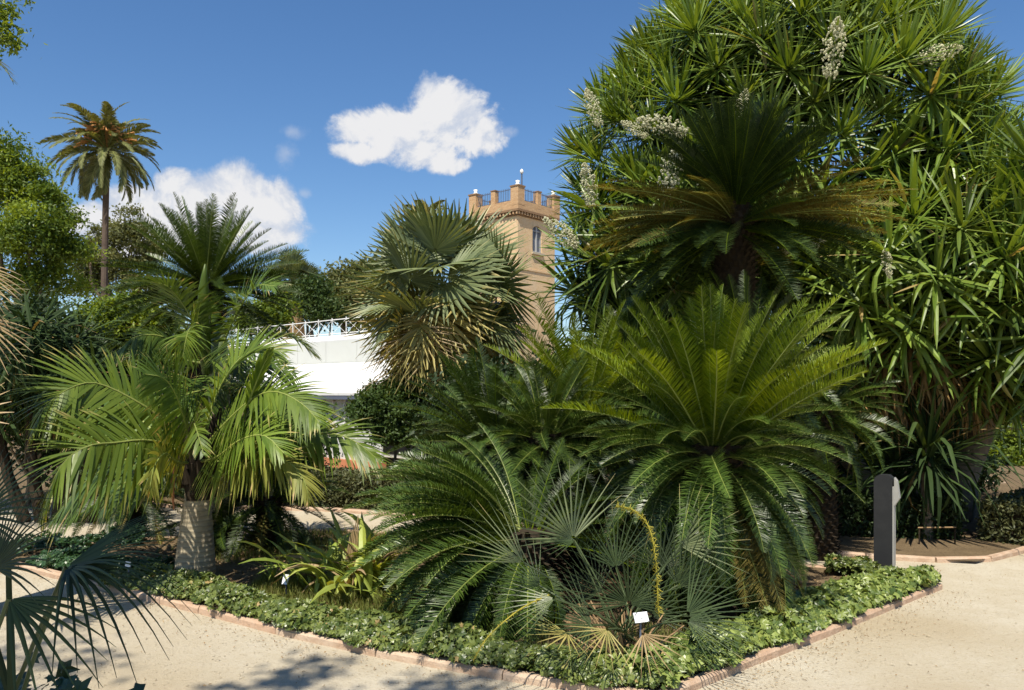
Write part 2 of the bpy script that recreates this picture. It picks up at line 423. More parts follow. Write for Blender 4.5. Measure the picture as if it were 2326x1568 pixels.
def pinnate(rach, nl, L, width, a0=70, a1=25, lift=20, droop=0.1, start=0.12, seg=3, r_=rng, mat='cycad_leaf', rw=0.008,
            prof=None, tint=(0, 1), drytip=0.0, jit=0.06, fold=0.0, miss=0.0, rmat='rachis', lump=0.0, side_bias=None):
    """a feather leaf along the rachis curve"""
    rach = np.asarray(rach, float); n = len(rach)
    d = np.r_[0, np.cumsum(np.linalg.norm(np.diff(rach, axis=0), axis=1))]; s = d / d[-1]
    T = nrm(np.gradient(rach, axis=0))
    up = np.array([0, 0, 1.0])
    ts = np.repeat(np.linspace(start, 0.995, nl), 2) + r_.normal(0, 0.25 / nl, nl * 2)
    ts = np.clip(ts, start * 0.9, 1)
    sd = np.tile([1.0, -1.0], nl)
    if miss:
        keep = r_.random(len(ts)) > miss; ts, sd = ts[keep], sd[keep]
    p = np.stack([np.interp(ts, s, rach[:, a]) for a in range(3)], 1)
    t_ = nrm(np.stack([np.interp(ts, s, T[:, a]) for a in range(3)], 1))
    hd = rach[-1] - rach[0]
    B0 = np.cross(hd, up); B0 = B0 / (np.linalg.norm(B0) + 1e-9) if side_bias is None else np.asarray(side_bias, float)
    B = nrm(B0[None] - (B0 * t_).sum(1, keepdims=True) * t_)
    N = np.cross(B, t_)
    x = np.clip((ts - start) / (1 - start), 0, 1)
    pf = prof(x) if prof else np.minimum(1, 0.35 + 2.6 * x) * np.sqrt(np.clip(1.02 - x ** 3, 0.02, 1))
    Ln = L * pf * (1 + r_.normal(0, jit, len(ts)))
    ang = np.radians(a0 + (a1 - a0) * x + r_.normal(0, 60 * jit, len(ts)))
    lf = np.radians(lift + r_.normal(0, 60 * jit, len(ts)))
    D = np.cos(ang)[:, None] * t_ + np.sin(ang)[:, None] * ((sd * np.cos(lf))[:, None] * B + np.sin(lf)[:, None] * N)
    q = np.linspace(0, 1, seg + 1)
    dr = droop * (1 + r_.normal(0, 2 * jit, len(ts)))
    P = p[:, None] + Ln[:, None, None] * (q[None, :, None] * D[:, None] - (dr[:, None] * q[None] ** 2)[..., None] * up)
    TT = nrm(np.gradient(P, axis=1))
    Sv = nrm(t_[:, None] - (t_[:, None] * TT).sum(-1, keepdims=True) * TT)
    wq = np.array([0.55, 1, 0.95, 0.75, 0.5, 0.3])[:seg] if seg > 3 else np.array([0.8, 1, 0.7])[:seg]
    wq = np.r_[wq, 0.06]
    Wd = width * wq[None] * (0.5 + 0.5 * pf[:, None])
    NN = np.cross(Sv, TT)
    V, Fc, per = strips(P, Sv, Wd, NN, fold)
    ti = r_.uniform(tint[0], tint[1], len(ts))
    tv = np.repeat(ti, per)
    if drytip:
        k = per // (seg + 1)
        row = np.tile(np.repeat(q, k), len(ts))
        tv = tv + (row > 0.7) * (np.repeat(r_.random(len(ts)), per) < drytip) * 1.2
    rv, rf = tube(rach, rw * (1 - 0.8 * s), 4, cap=False)
    return [(V, Fc, mat, tv), (rv, rf, rmat, 0.5)]

def arc(L, e0, bend, n=12, power=1.4):
    """rachis in the xz plane leaving the origin at elevation e0, bent down by 'bend' degrees at its tip"""
    s = np.linspace(0, 1, n); e = np.radians(e0 - bend * s ** power)
    ds = L / (n - 1)
    x = np.r_[0, np.cumsum(np.cos(e[:-1]) * ds)]; z = np.r_[0, np.cumsum(np.sin(e[:-1]) * ds)]
    return np.stack([x, 0 * x, z], 1)

def fan(R_=0.7, nseg=36, spread=150, split=0.5, droop=0.25, cup=0.15, pet=0.5, petdroop=0.1, hang=20, r_=rng, mat='fan_green', tint=(0, 1),
        drytip=0.3, wmul=1.0, seg=5, pr=0.008, petmat='rachis', sag=None):
    """fan leaf: petiole along +x from the origin, blade beyond; the blade hangs 'hang' degrees below the petiole"""
    s = np.linspace(0, 1, 6)
    pp = np.stack([pet * s, 0 * s, -petdroop * pet * s ** 2], 1)
    c = pp[-1]
    th = math.radians(-hang) + math.atan2(pp[-1][2] - pp[-2][2], pp[-1][0] - pp[-2][0])
    ux = np.array([math.cos(th), 0, math.sin(th)]); uy = np.array([0, 1.0, 0]); un = np.cross(ux, uy)
    ph = np.radians(np.linspace(-spread, spread, nseg) + r_.normal(0, 0.8, nseg))
    dphi = np.radians(2 * spread / nseg)
    q = np.r_[0.04, np.linspace(0.25, 1, seg)]
    Rl = R_ * (0.78 + 0.22 * np.cos(ph * 0.8)) * (1 + r_.normal(0, 0.04, nseg))
    D = np.cos(ph)[:, None] * ux + np.sin(ph)[:, None] * uy
    cu = cup * np.abs(np.sin(ph))
    dd = (droop if np.isscalar(droop) else 0.2) * (1 + r_.normal(0, 0.3, nseg))
    P = c + Rl[:, None, None] * (q[None, :, None] * D[:, None] + (cu[:, None] * q[None])[..., None] * un - (dd[:, None] * np.clip(q[None] - split * 0.7, 0, 1) ** 1.6 * 1.6)[..., None] * np.array([0, 0, 1.0]))
    TT = nrm(np.gradient(P, axis=1))
    S0 = -np.sin(ph)[:, None] * ux + np.cos(ph)[:, None] * uy
    S = nrm(S0[:, None] - (S0[:, None] * TT).sum(-1, keepdims=True) * TT)
    NN = np.cross(S, TT)
    full = q * math.tan(dphi / 2) * 1.02
    wsp = split * math.tan(dphi / 2)
    Wd = np.where(q < split, full, wsp * np.clip((1 - q) / (1 - split), 0.05, 1) ** 0.8) * R_ * wmul
    Wd = np.broadcast_to(Wd, (nseg, len(q)))
    alt = 0.45
    V, Fc, per = strips(P, S, Wd, NN, alt)
    ti = np.repeat(r_.uniform(tint[0], tint[1], nseg), per)
    row = np.tile(np.repeat(q, 3), nseg)
    ti = ti + (row > 0.8) * np.repeat(r_.random(nseg) < drytip, per) * r_.uniform(0.5, 1.3)
    rv, rf = tube(pp, pr, 5, cap=False)
    return [(V, Fc, mat, ti), (rv, rf, petmat, 0.4)]

def rosette(n=60, L=0.55, width=0.02, e_top=85, e_bot=-50, bendlo=20, bendhi=95, seg=5, r_=rng, mat='yucca_leaf', tint=(0, 1), drytip=0.05, power=0.8, core=0.05):
    i = np.arange(n); x = (i + 0.5) / n
    az = i * 2.39996 + r_.normal(0, 0.2, n)
    e = np.radians(e_top + (e_bot - e_top) * x ** power + r_.normal(0, 7, n))
    bd = np.radians(bendlo + (bendhi - bendlo) * r_.random(n) ** 1.6) * np.clip(0.4 + x, 0, 1)
    Ll = L * (0.65 + 0.45 * np.sin(np.pi * np.clip(x * 0.9 + 0.1, 0, 1))) * (1 + r_.normal(0, 0.1, n))
    q = np.linspace(0, 1, seg + 1)
    brk = r_.uniform(0.3, 0.8, n)
    el = e[:, None] - bd[:, None] / (1 + np.exp(-(q[None] - brk[:, None]) * 12))
    ds = Ll[:, None] / seg
    rr = np.c_[np.zeros(n), np.cumsum(np.cos(el[:, :-1]) * ds, 1)] + core
    zz = np.c_[np.zeros(n), np.cumsum(np.sin(el[:, :-1]) * ds, 1)] - (x[:, None] * 0.12)
    P = np.stack([rr * np.cos(az)[:, None], rr * np.sin(az)[:, None], zz], -1)
    TT = nrm(np.gradient(P, axis=1))
    S = np.stack([-np.sin(az), np.cos(az), 0 * az], -1)[:, None] * np.ones((1, seg + 1, 1))
    tw = r_.normal(0, 0.2, n)[:, None, None] * q[None, :, None]
    NN = np.cross(S, TT); S = nrm(S * np.cos(tw) + NN * np.sin(tw)); NN = np.cross(TT, S)
    wq = np.interp(q, [0, 0.15, 0.45, 0.8, 1], [0.6, 0.8, 1.0, 0.62, 0.05])
    Wd = width * wq[None] * (1 + r_.normal(0, 0.12, n))[:, None]
    V, Fc, per = strips(P, S, Wd, -NN, 0.35)
    ti = np.repeat(r_.uniform(tint[0], tint[1], n), per) + np.repeat(r_.random(n) < drytip, per) * 1.0
    return (V, Fc, mat, ti)

def rot_align(d):
    """rotation taking +z to direction d"""
    return Vector(d).normalized().to_track_quat('Z', 'Y').to_matrix().to_4x4()

def xform(part, M):
    V, Fc, mat, t = part
    M = np.array(M)
    return (V @ M[:3, :3].T + M[:3, 3], Fc, mat, t)

def leaf_cloud(C, size, mat, r_=rng, up=0.5, aspect=0.5, tint=None, sun_bias=0.0):
    """C (m,3) leaf centres -> rhombic leaves with random facing"""
    m = len(C)
    N = nrm(r_.normal(0, 1, (m, 3)) + np.array([0, 0, up]))
    A = nrm(np.cross(N, r_.normal(0, 1, (m, 3)))); B = np.cross(N, A)
    s = (size * (0.6 + 0.8 * r_.random(m)))[:, None]
    V = np.stack([C - A * s, C - B * s * aspect + N * s * 0.12, C + A * s, C + B * s * aspect + N * s * 0.12], 1).reshape(-1, 3)
    Fc = np.arange(m * 4).reshape(m, 4)
    ti = np.repeat(r_.random(m) if tint is None else tint, 4)
    return (V, Fc, mat, ti)

def lobes_points(lobes, per_cl, cl_r, r_=rng, shell=0.55, flat=0.7):
    """clusters of leaf centres spread through the outer shell of ellipsoid lobes"""
    out, tt = [], []
    for (cx_, cy_, cz_, rx, ry, rz, nc) in lobes:
        d = nrm(r_.normal(0, 1, (nc, 3))); d[:, 2] = np.where(d[:, 2] < -0.5, -d[:, 2], d[:, 2])
        rad = shell + (1.18 - shell) * r_.random(nc) ** 0.8
        c = np.array([cx_, cy_, cz_]) + d * rad[:, None] * np.array([rx, ry, rz])
        g = r_.normal(0, 1, (nc, per_cl, 3)) * np.array([1, 1, flat])
        sc_ = cl_r * (0.6 + 0.7 * r_.random((nc, 1, 1)))
        out.append((c[:, None] + g * sc_).reshape(-1, 3)); tt.append((np.repeat(r_.random(nc) ** 1.4, per_cl) * 0.75 + r_.random(nc * per_cl) * 0.25))
    return np.concatenate(out), np.concatenate(tt)

def limb(p0, p1, r0, r1, wob=0.1, n=8, k=7, r_=rng):
    p0, p1 = np.array(p0, float), np.array(p1, float)
    t = np.linspace(0, 1, n)[:, None]; L = np.linalg.norm(p1 - p0)
    P = p0 + t * (p1 - p0) + np.cumsum(r_.normal(0, wob * L / n, (n, 3)), 0) * np.sin(np.pi * t)
    return tube(P, r0 + (r1 - r0) * t[:, 0], k, jitter=0.05, r_=r_)

def leafy_tree(name, label, cat, base, trunk_h, lobes, leaf, mat, per_cl=60, cl_r=0.25, bark='bark_grey', tr=0.15, limbs=6, group=None, shell=0.5, aspect=0.5, seed=0, kind_trunk=True):
    r_ = np.random.default_rng(seed + 100)
    t = thing(name, label, cat, base, group)
    b = np.array(base)
    rel = [(l[0] - b[0], l[1] - b[1], l[2] - b[2], *l[3:]) for l in lobes]
    if kind_trunk:
        parts = [limb((0, 0, -0.1), (0.05, 0, trunk_h), tr, tr * 0.7, 0.12, r_=r_)]
        for i in range(limbs):
            l = rel[i % len(rel)]
            q = np.array(l[:3]) + nrm(r_.normal(0, 1, 3)) * np.array(l[3:6]) * 0.6
            parts.append(limb((0.05, 0, trunk_h * r_.uniform(0.75, 1.0)), q, tr * 0.55, tr * 0.12, 0.25, r_=r_))
        V, Fc = merge(parts)
        ob('trunk', mk(name + '_trunk', [(V, Fc, bark, 0)], smooth=True), t)
    C, ti = lobes_points(rel, per_cl, cl_r, r_, shell)
    ob('crown', mk(name + '_crown', [leaf_cloud(C, leaf, mat, r_, aspect=aspect, tint=ti)]), t)
    return t

# ------------------------------------------------------------------ ground, beds, kerbs
def sheet(name, poly, z, mat):
    bm_v = [(x, y, z) for x, y in poly]
    me = bpy.data.meshes.new(name); me.from_pydata(bm_v, [], [list(range(len(poly)))]); me.update()
    me.materials.append(MATS[mat])
    a = me.attributes.new('tint', 'FLOAT', 'POINT')
    o = ob(name, me); o['kind'] = 'structure'
    return o
sheet('ground', [(-400, -60), (400, -60), (400, 900), (-400, 900)], 0, 'gravel')
front_l = [G(-60, 1272), G(50, 1292), G(150, 1316), G(240, 1343), G(330, 1358), G(400, 1375), G(500, 1404), G(600, 1430), G(700, 1455), G(800, 1478), G(1000, 1514), G(1200, 1551), G(1350, 1575), G(1496, 1594)]
front_r = [G(1496, 1594), G(1560, 1566), G(1700, 1509), G(1850, 1452), G(2000, 1389), G(2130, 1337)]
back = [G(2130, 1337), G(2040, 1318), G(1900, 1300), G(1600, 1275), G(1200, 1238), G(720, 1209), G(300, 1234), G(100, 1248), G(-60, 1262)]
bed1 = front_l + front_r[1:] + back[1:]
sheet('flower_bed', bed1, 0.035, 'soil')
bed2_f = [(-22, 16.0), (-9.5, 12.4), (-5.2, 11.6), (-2.35, 11.1), (0.3, 9.7), (3.18, 8.05), (4.33, 7.68), (5.25, 8.35), (9.5, 12.2), (16, 17.5)]
sheet('far_bed', bed2_f + [(60, 60), (-60, 60)], 0.030, 'soil')

def kerb(name, pts, seed, w_=0.08, h=0.05, step=0.9):
    r_ = np.random.default_rng(seed)
    root = bpy.data.objects.new(name, None); col.objects.link(root); root['kind'] = 'structure'
    P = np.array([(x, y, 0) for x, y in pts], float)
    d = np.r_[0, np.cumsum(np.linalg.norm(np.diff(P, axis=0), axis=1))]
    n = max(2, int(round(d[-1] / step)))
    s = np.linspace(0, d[-1], n + 1)
    Q = np.stack([np.interp(s, d, P[:, a]) for a in range(3)], 1)
    c = np.array([0.5, 7.5])
    for i in range(n):
        a, b = Q[i][:2], Q[i + 1][:2]
        t = (b - a) / np.linalg.norm(b - a); nn = np.array([-t[1], t[0]])
        g = 0.003
        L = np.linalg.norm(b - a)
        dz = r_.normal(0, 0.002); hh = h + dz; sk = r_.normal(0, 0.002)
        # bevelled block: 4-point section swept in 3 rows
        secx = np.array([-w_ / 2, -w_ / 2 + 0.004, -w_ / 2 + 0.016, w_ / 2 - 0.016, w_ / 2 - 0.004, w_ / 2])
        secz = np.array([-0.05, hh - 0.014, hh, hh, hh - 0.014, -0.05])
        rows = []
        for q in np.linspace(g, L - g, 4):
            jx = r_.normal(0, 0.0015, 6); jz = r_.normal(0, 0.0012, 6)
            rows.append(np.column_stack([a[0] + t[0] * q + nn[0] * (secx + jx + sk), a[1] + t[1] * q + nn[1] * (secx + jx + sk), secz + jz]))
        V = np.concatenate(rows)
        Fc = [(r * 6 + j, r * 6 + j + 1, (r + 1) * 6 + j + 1, (r + 1) * 6 + j) for r in range(3) for j in range(5)]
        Fc += [(0, 5, 4, 1), (1, 4, 3, 2), (18, 19, 22, 23), (19, 20, 21, 22)]
        ob('kerb_stone', mk('kerb_stone', [(V - np.array([Q[i][0], Q[i][1], 0]), np.array(Fc), 'kerb', 0)]), root, Matrix.Translation((Q[i][0], Q[i][1], 0)))
    return root
kerb('kerb', front_l, 1)
kerb('kerb', front_r, 2)
kerb('kerb', back, 3)
kerb('kerb', bed2_f[1:9], 4, step=0.6)

# loose stones and leaf litter on the gravel and soil
def inside(poly, pts):
    x, y = pts[:, 0], pts[:, 1]; c = np.zeros(len(pts), bool)
    for (x1, y1), (x2, y2) in zip(poly, poly[1:] + poly[:1]):
        m_ = ((y1 > y) != (y2 > y)) & (x < (x2 - x1) * (y - y1) / (y2 - y1 + 1e-12) + x1)
        c ^= m_
    return c
def scatter_area(n, x0, x1, y0, y1): return np.column_stack([rng.uniform(x0, x1, n), rng.uniform(y0, y1, n)])
pt = scatter_area(26000, -5, 6, 3.9, 9.5); ib = inside(bed1, pt)
pt = pt[~ib]
r3 = rng.uniform(0.002, 0.0065, len(pt)) * (1 + 1.2 * (rng.random(len(pt)) < 0.03))
C = np.column_stack([pt, r3 * 0.3])
octv = np.array([(1, 0, 0), (0, 1, 0), (-1, 0, 0), (0, -1, 0), (0, 0, 0.8), (0, 0, -0.5)])
an = rng.uniform(0, 6.28, len(pt)); ca, sa = np.cos(an), np.sin(an)
ov = octv[None] * r3[:, None, None] * (1 + rng.normal(0, 0.25, (len(pt), 6, 1)))
V = np.stack([ov[..., 0] * ca[:, None] - ov[..., 1] * sa[:, None], ov[..., 0] * sa[:, None] + ov[..., 1] * ca[:, None], ov[..., 2]], -1) + C[:, None]
of = np.array([(0, 1, 4), (1, 2, 4), (2, 3, 4), (3, 0, 4)])
Fc = (np.arange(len(pt)) * 6)[:, None, None] + of[None]
ob('loose_gravel', mk('loose_gravel', [(V.reshape(-1, 3), Fc.reshape(-1, 3), 'gravel', 0)])).__setitem__('kind', 'stuff')
# litter near kerbs and in the bed
lp = []
for P_, sgn in ((front_l, -1), (front_r, -1)):
    A = np.array(P_)
    for _ in range(800):
        i = rng.integers(0, len(A) - 1); t_ = rng.random(); a = A[i] * (1 - t_) + A[i + 1] * t_
        nn_ = np.array([A[i + 1][1] - A[i][1], -(A[i + 1][0] - A[i][0])]); nn_ /= np.linalg.norm(nn_)
        lp.append(a + nn_ * (0.06 + abs(rng.normal(0, 0.16))))
lp = np.array(lp)
bp = scatter_area(9000, -5, 4, 4.3, 9.2); bp = bp[inside(bed1, bp)]
L1 = leaf_cloud(np.column_stack([lp, rng.uniform(0.003, 0.014, len(lp))]), 0.0085, 'litter', up=3.0, aspect=0.35)
L2 = leaf_cloud(np.column_stack([bp, rng.uniform(0.040, 0.055, len(bp))]), 0.022, 'litter', up=2.5, aspect=0.4)
gp = scatter_area(500, -4.5, 6, 3.9, 8); gp = gp[~inside(bed1, gp)]
L3 = leaf_cloud(np.column_stack([gp, rng.uniform(0.003, 0.012, len(gp))]), 0.010, 'litter', up=3.0, aspect=0.4)
ob('leaf_litter', mk('leaf_litter', [L1, L2, L3])).__setitem__('kind', 'stuff')

# ------------------------------------------------------------------ ivy
IV_R = np.array([1.0, 0.52, 0.86, 0.46, 0.62, 0.30, 0.62, 0.46, 0.86, 0.52])
IV_A = np.radians([90, 62, 35, 8, -28, -90, 208, 172, 145, 118])
def ivy_leaves(C, N, size, mat, r_, tint):
    m = len(C)
    A = nrm(np.cross(N, nrm(r_.normal(0, 1, (m, 3))))); B = np.cross(N, A)
    s = size[:, None, None]
    rr = IV_R[None] * (1 + r_.normal(0, 0.06, (m, 10)))
    x = rr * np.cos(IV_A)[None]; y = rr * np.sin(IV_A)[None]
    rim = C[:, None] + s * (x[..., None] * A[:, None] + y[..., None] * B[:, None] - (0.22 * rr ** 2)[..., None] * N[:, None])
    V = np.concatenate([C[:, None], rim], 1).reshape(-1, 3)
    j = np.arange(10); tri = np.stack([np.zeros(10, int), 1 + j, 1 + (j + 1) % 10], 1)
    Fc = ((np.arange(m) * 11)[:, None, None] + tri[None]).reshape(-1, 3)
    return (V, Fc, mat, np.repeat(tint, 11))
def ivy_band(name, pts, wmin, wmax, n, h, seed, mat='ivy_leaf', size=(0.012, 0.040), side=1, over=0.05, dry=0.03, label=None):
    r_ = np.random.default_rng(seed)
    A = np.array(pts, float); seg = np.linalg.norm(np.diff(A, axis=0), axis=1); cum = np.r_[0, np.cumsum(seg)]
    s = r_.uniform(0, cum[-1], n); i = np.clip(np.searchsorted(cum, s) - 1, 0, len(seg) - 1)
    f = (s - cum[i]) / seg[i]
    p = A[i] + f[:, None] * (A[i + 1] - A[i]); t = (A[i + 1] - A[i]) / seg[i][:, None]
    nn = np.stack([-t[:, 1], t[:, 0]], 1) * side
    wd = wmin + (wmax - wmin) * (0.5 + 0.5 * np.sin(s * 1.7 + seed) * np.cos(s * 0.63))
    q = r_.random(n) ** 1.15
    off = -over * (0.6 + 0.5 * np.sin(s * 9 + seed) + 0.3 * np.sin(s * 23)) + q * (wd + over)
    P = p + nn * off[:, None]
    lumps = 0.75 + 0.45 * np.sin(P[:, 0] * 7.3 + seed) * np.sin(P[:, 1] * 6.1) + 0.2 * np.sin(P[:, 0] * 19) * np.sin(P[:, 1] * 17)
    prof = np.interp(q, [0, 0.14, 0.5, 1], [0.45, 0.9, 1.0, 0.45]) * h * np.clip(lumps, 0.3, 1.4)
    z = 0.045 + prof * (1 - 0.8 * r_.random(n) ** 1.8) + 0.012
    out = np.where(q < 0.3, 1, 0)[:, None] * np.column_stack([-nn, np.zeros(n)]) * 0.55
    N = nrm(r_.normal(0, 0.55, (n, 3)) + np.array([0, 0, 0.9]) + out + np.array([-0.05, -0.25, 0]))
    sz = r_.uniform(size[0], size[1], n)
    ti = np.clip(r_.beta(0.9, 1.3, n), 0, 1) + (r_.random(n) < dry) * 1.2
    part = ivy_leaves(np.column_stack([P, z]), N, sz, mat, r_, ti)
    o = ob(name, mk(name, [part])); o['kind'] = 'stuff'
    return o
ivy_band('ivy', front_l[3:], 0.32, 0.52, 11500, 0.13, 1)
ivy_band('ivy', front_r, 0.30, 0.55, 6800, 0.15, 2, size=(0.016, 0.050), dry=0.005)
ivy_band('ivy', [G(2125, 1335), G(2040, 1320), G(1890, 1303)], 0.25, 0.38, 2600, 0.15, 3, size=(0.022, 0.044), over=0.02)
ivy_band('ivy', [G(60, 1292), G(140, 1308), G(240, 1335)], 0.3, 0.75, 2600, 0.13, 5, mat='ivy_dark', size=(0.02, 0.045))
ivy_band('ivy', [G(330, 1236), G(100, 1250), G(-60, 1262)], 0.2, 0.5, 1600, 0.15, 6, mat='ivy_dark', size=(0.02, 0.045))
# broad dark leaves at the foot of the nearest palm
r_ = np.random.default_rng(9)
n = 150
C = np.column_stack([r_.uniform(-1.95, -1.29, n), r_.uniform(2.45, 3.0, n), np.zeros(n)])
C[:, 2] = 0.62 - 0.1 * ((C[:, 0] + 1.8) * 2) ** 2 - r_.random(n) * 0.16 + 0.05 * np.sin(C[:, 0] * 14)
ivp = thing('ivy_bush', 'low dark glossy ivy bush under the nearest fan palm at the left', 'bush', (0, 0, 0), me=mk('ivy_bush', [ivy_leaves(C, nrm(r_.normal(0, 0.4, (n, 3)) + np.array([0.1, -0.5, 0.8])), r_.uniform(0.03, 0.06, n), 'ivy_dark', r_, r_.random(n)), ivy_leaves(C - np.array([0, 0, 0.25]) * r_.random((n, 1)), nrm(r_.normal(0, 0.4, (n, 3)) + np.array([0.1, -0.5, 0.5])), r_.uniform(0.03, 0.06, n), 'ivy_dark', r_, r_.random(n))]))

# grass patches
def grass(name, x0, x1, y0, y1, n, h, seed, mask=None):
    r_ = np.random.default_rng(seed)
    p = np.column_stack([r_.uniform(x0, x1, n), r_.uniform(y0, y1, n)])
    p = p[inside(bed1, p)]
    d = np.sin(p[:, 0] * 4.1 + seed) * np.sin(p[:, 1] * 5.3) + r_.normal(0, 0.35, len(p)); p = p[d > -0.55]
    m = len(p); az = r_.uniform(0, 6.28, m); hh = h * r_.uniform(0.5, 1.3, m); ln = r_.uniform(0.1, 0.6, m)
    q = np.array([0, 0.5, 1.0])
    dx = np.cos(az)[:, None] * ln[:, None] * hh[:, None] * q[None] ** 2; dy = np.sin(az)[:, None] * ln[:, None] * hh[:, None] * q[None] ** 2
    P = np.stack([p[:, :1] + dx, p[:, 1:] + dy, 0.035 + hh[:, None] * q[None] * (1 - 0.3 * ln[:, None] * q)], -1)
    S = np.stack([-np.sin(az), np.cos(az), 0 * az], -1)[:, None] * np.ones((1, 3, 1))
    V, Fc, per = strips(P, S, np.broadcast_to(np.array([0.0022, 0.0018, 0.0003]), (m, 3)))
    o = ob(name, mk(name, [(V, Fc, 'grass_blade', np.repeat(r_.random(m) + (r_.random(m) < 0.05), per))])); o['kind'] = 'stuff'
grass('grass', -2.1, -0.2, 4.9, 7.0, 26000, 0.075, 1)
grass('grass', -2.8, 0.5, 7.5, 9.2, 9000, 0.10, 2)
grass('grass', 0.1, 1.8, 4.35, 5.4, 5000, 0.09, 3)

# ------------------------------------------------------------------ cycads
VAR = {}
def cycad_variants(key, mat, L=1.2, nl=112, ll=0.132, lw=0.0042, bend=(34, 66), lift=30, seed=0, tint=(0, 1), drytip=0.0, droop=0.10):
    r_ = np.random.default_rng(seed)
    out = []
    for e0 in (82, 68, 54, 40, 26, 12, -4, -22):
        f = np.interp(e0, [-22, 82], [0, 1])
        b = bend[1] + (bend[0] - bend[1]) * f
        rc = arc(L, e0, b, 12)
        out.append((e0, mk('frond_' + key, pinnate(rc, nl, ll, lw, 80, 50, lift, droop, 0.06, 3, r_, mat, 0.0085, tint=tint, drytip=drytip, jit=0.09, miss=0.04, rmat='cycad_flush' if mat == 'cycad_dark' else 'rachis',
            prof=lambda x: np.minimum(1, 0.30 + 2.4 * x) * np.clip(1.02 - x ** 4.5, 0.03, 1) ** 0.6))))
    VAR[key] = out
cycad_variants('mature', 'cycad_leaf', seed=1)
cycad_variants('flush', 'cycad_flush', seed=2, bend=(18, 44), lift=36, droop=0.04)
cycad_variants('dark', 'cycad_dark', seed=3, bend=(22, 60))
cycad_variants('olive', 'cycad_olive', seed=4, bend=(16, 24), lift=8, drytip=0.3)
cycad_variants('dome', 'cycad_leaf', seed=6, bend=(6, 34), lift=30, droop=0.04, tint=(0.2, 1.0))
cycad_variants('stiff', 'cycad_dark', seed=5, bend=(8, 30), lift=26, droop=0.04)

def frond_at(parent, key, az, el, scale, origin, r_, roll=None, name='cycad_leaf'):
    vs = VAR[key]; e0, me = min(vs, key=lambda t: abs(t[0] - el))
    M = Matrix.Translation(origin) @ Matrix.Rotation(az, 4, 'Z') @ Matrix.Rotation(-R(el - e0), 4, 'Y') @ Matrix.Rotation(R(r_.normal(0, 15) if roll is None else roll), 4, 'X') @ Matrix.Diagonal((scale, scale * r_.choice([1, -1]), scale, 1))
    return ob(name, me, parent, M)

def scale_trunk(h, r0, r1, seed, mat='bark_brown', base_mat='bark_brown'):
    """cycad trunk clad in stubby leaf bases"""
    r_ = np.random.default_rng(seed)
    parts = [(*tube([(0, 0, z) for z in np.linspace(-0.05, h, 8)], np.linspace(r0, r1, 8), 12, jitter=0.03, r_=r_), mat, 0)]
    n = int(h / 0.04 * 13); i = np.arange(n)
    az = i * 2.39996; z = (i + 0.5) / n * h
    rad = r0 + (r1 - r0) * z / h
    Vb = []; Fb = []
    for a, zz, rr in zip(az, z, rad):
        ca_, sa_ = math.cos(a), math.sin(a)
        w_ = 0.02; o = 0.035 + r_.random() * 0.02
        pts = [(rr * 0.92, -w_, zz - 0.02), (rr * 0.92, w_, zz - 0.02), (rr + o, w_ * 0.6, zz + 0.03), (rr + o, -w_ * 0.6, zz + 0.03), (rr * 0.92, -w_, zz + 0.035), (rr * 0.92, w_, zz + 0.035)]
        b = len(Vb)
        Vb += [(x * ca_ - y * sa_, x * sa_ + y * ca_, q) for x, y, q in pts]
        Fb += [(b, b + 1, b + 2, b + 3), (b + 3, b + 2, b + 5, b + 4)]
    parts.append((np.array(Vb), np.array(Fb), base_mat, 0))
    return mk('cycad_trunk', parts)

def cycad(label, base, crown_z, tr, whorls, seed, lean=(0, 0)):
    r_ = np.random.default_rng(seed)
    t = thing('cycad', label, 'cycad', (base[0], base[1], 0))
    ob('trunk', scale_trunk(crown_z, tr * 1.15, tr, seed), t)
    for (key, n, e_hi, e_lo, sc_, dz, az0, az1) in whorls:
        for i in range(n):
            x = (i + 0.5) / n
            if az1 - az0 >= 359: az = R(az0) + i * 2.39996 + r_.normal(0, 0.1)
            else: az = R(az0 + (az1 - az0) * ((i * 0.618034) % 1.0)) + r_.normal(0, 0.08)
            el = e_hi + (e_lo - e_hi) * x + r_.normal(0, 6.5)
            s = sc_ * (1 + r_.normal(0, 0.09)) * (0.88 + 0.12 * x)
            o = Vector((math.cos(az) * tr * 0.45, math.sin(az) * tr * 0.45, crown_z + dz - 0.10 * x))
            frond_at(t, key, az, el, s, o, r_)
    return t

# the large cycad near the bed corner
cycad('large round cycad with yellow green upright fronds, nearest the post at the bed corner', (1.40, 5.75), 1.24, 0.20,
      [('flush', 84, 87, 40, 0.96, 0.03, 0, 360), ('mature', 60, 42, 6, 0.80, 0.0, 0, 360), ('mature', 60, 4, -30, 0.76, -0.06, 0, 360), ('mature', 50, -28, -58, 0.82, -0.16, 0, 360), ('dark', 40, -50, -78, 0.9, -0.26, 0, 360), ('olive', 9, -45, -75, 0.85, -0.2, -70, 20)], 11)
# the tall one in the shade
cycad('tall dark cycad on a stout trunk with a flat skirt of brownish olive fronds', (2.06, 7.6), 3.30, 0.185,
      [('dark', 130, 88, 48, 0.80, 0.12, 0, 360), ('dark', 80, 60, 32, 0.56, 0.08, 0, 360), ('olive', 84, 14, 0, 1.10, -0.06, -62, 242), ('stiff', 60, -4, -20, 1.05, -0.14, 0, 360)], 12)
# tall one left of centre, behind the feather palms
tc_ = W(470, 640, 11.0)
cycad('tall cycad with a full dome of stiff green fronds rising behind the feather palms', (tc_.x, tc_.y), tc_.z, 0.2,
      [('dome', 62, 86, 32, 0.95, 0.05, 0, 360), ('stiff', 54, 20, 0, 1.05, 0.0, 0, 360), ('stiff', 44, -2, -22, 1.02, -0.1, 0, 360)], 13)
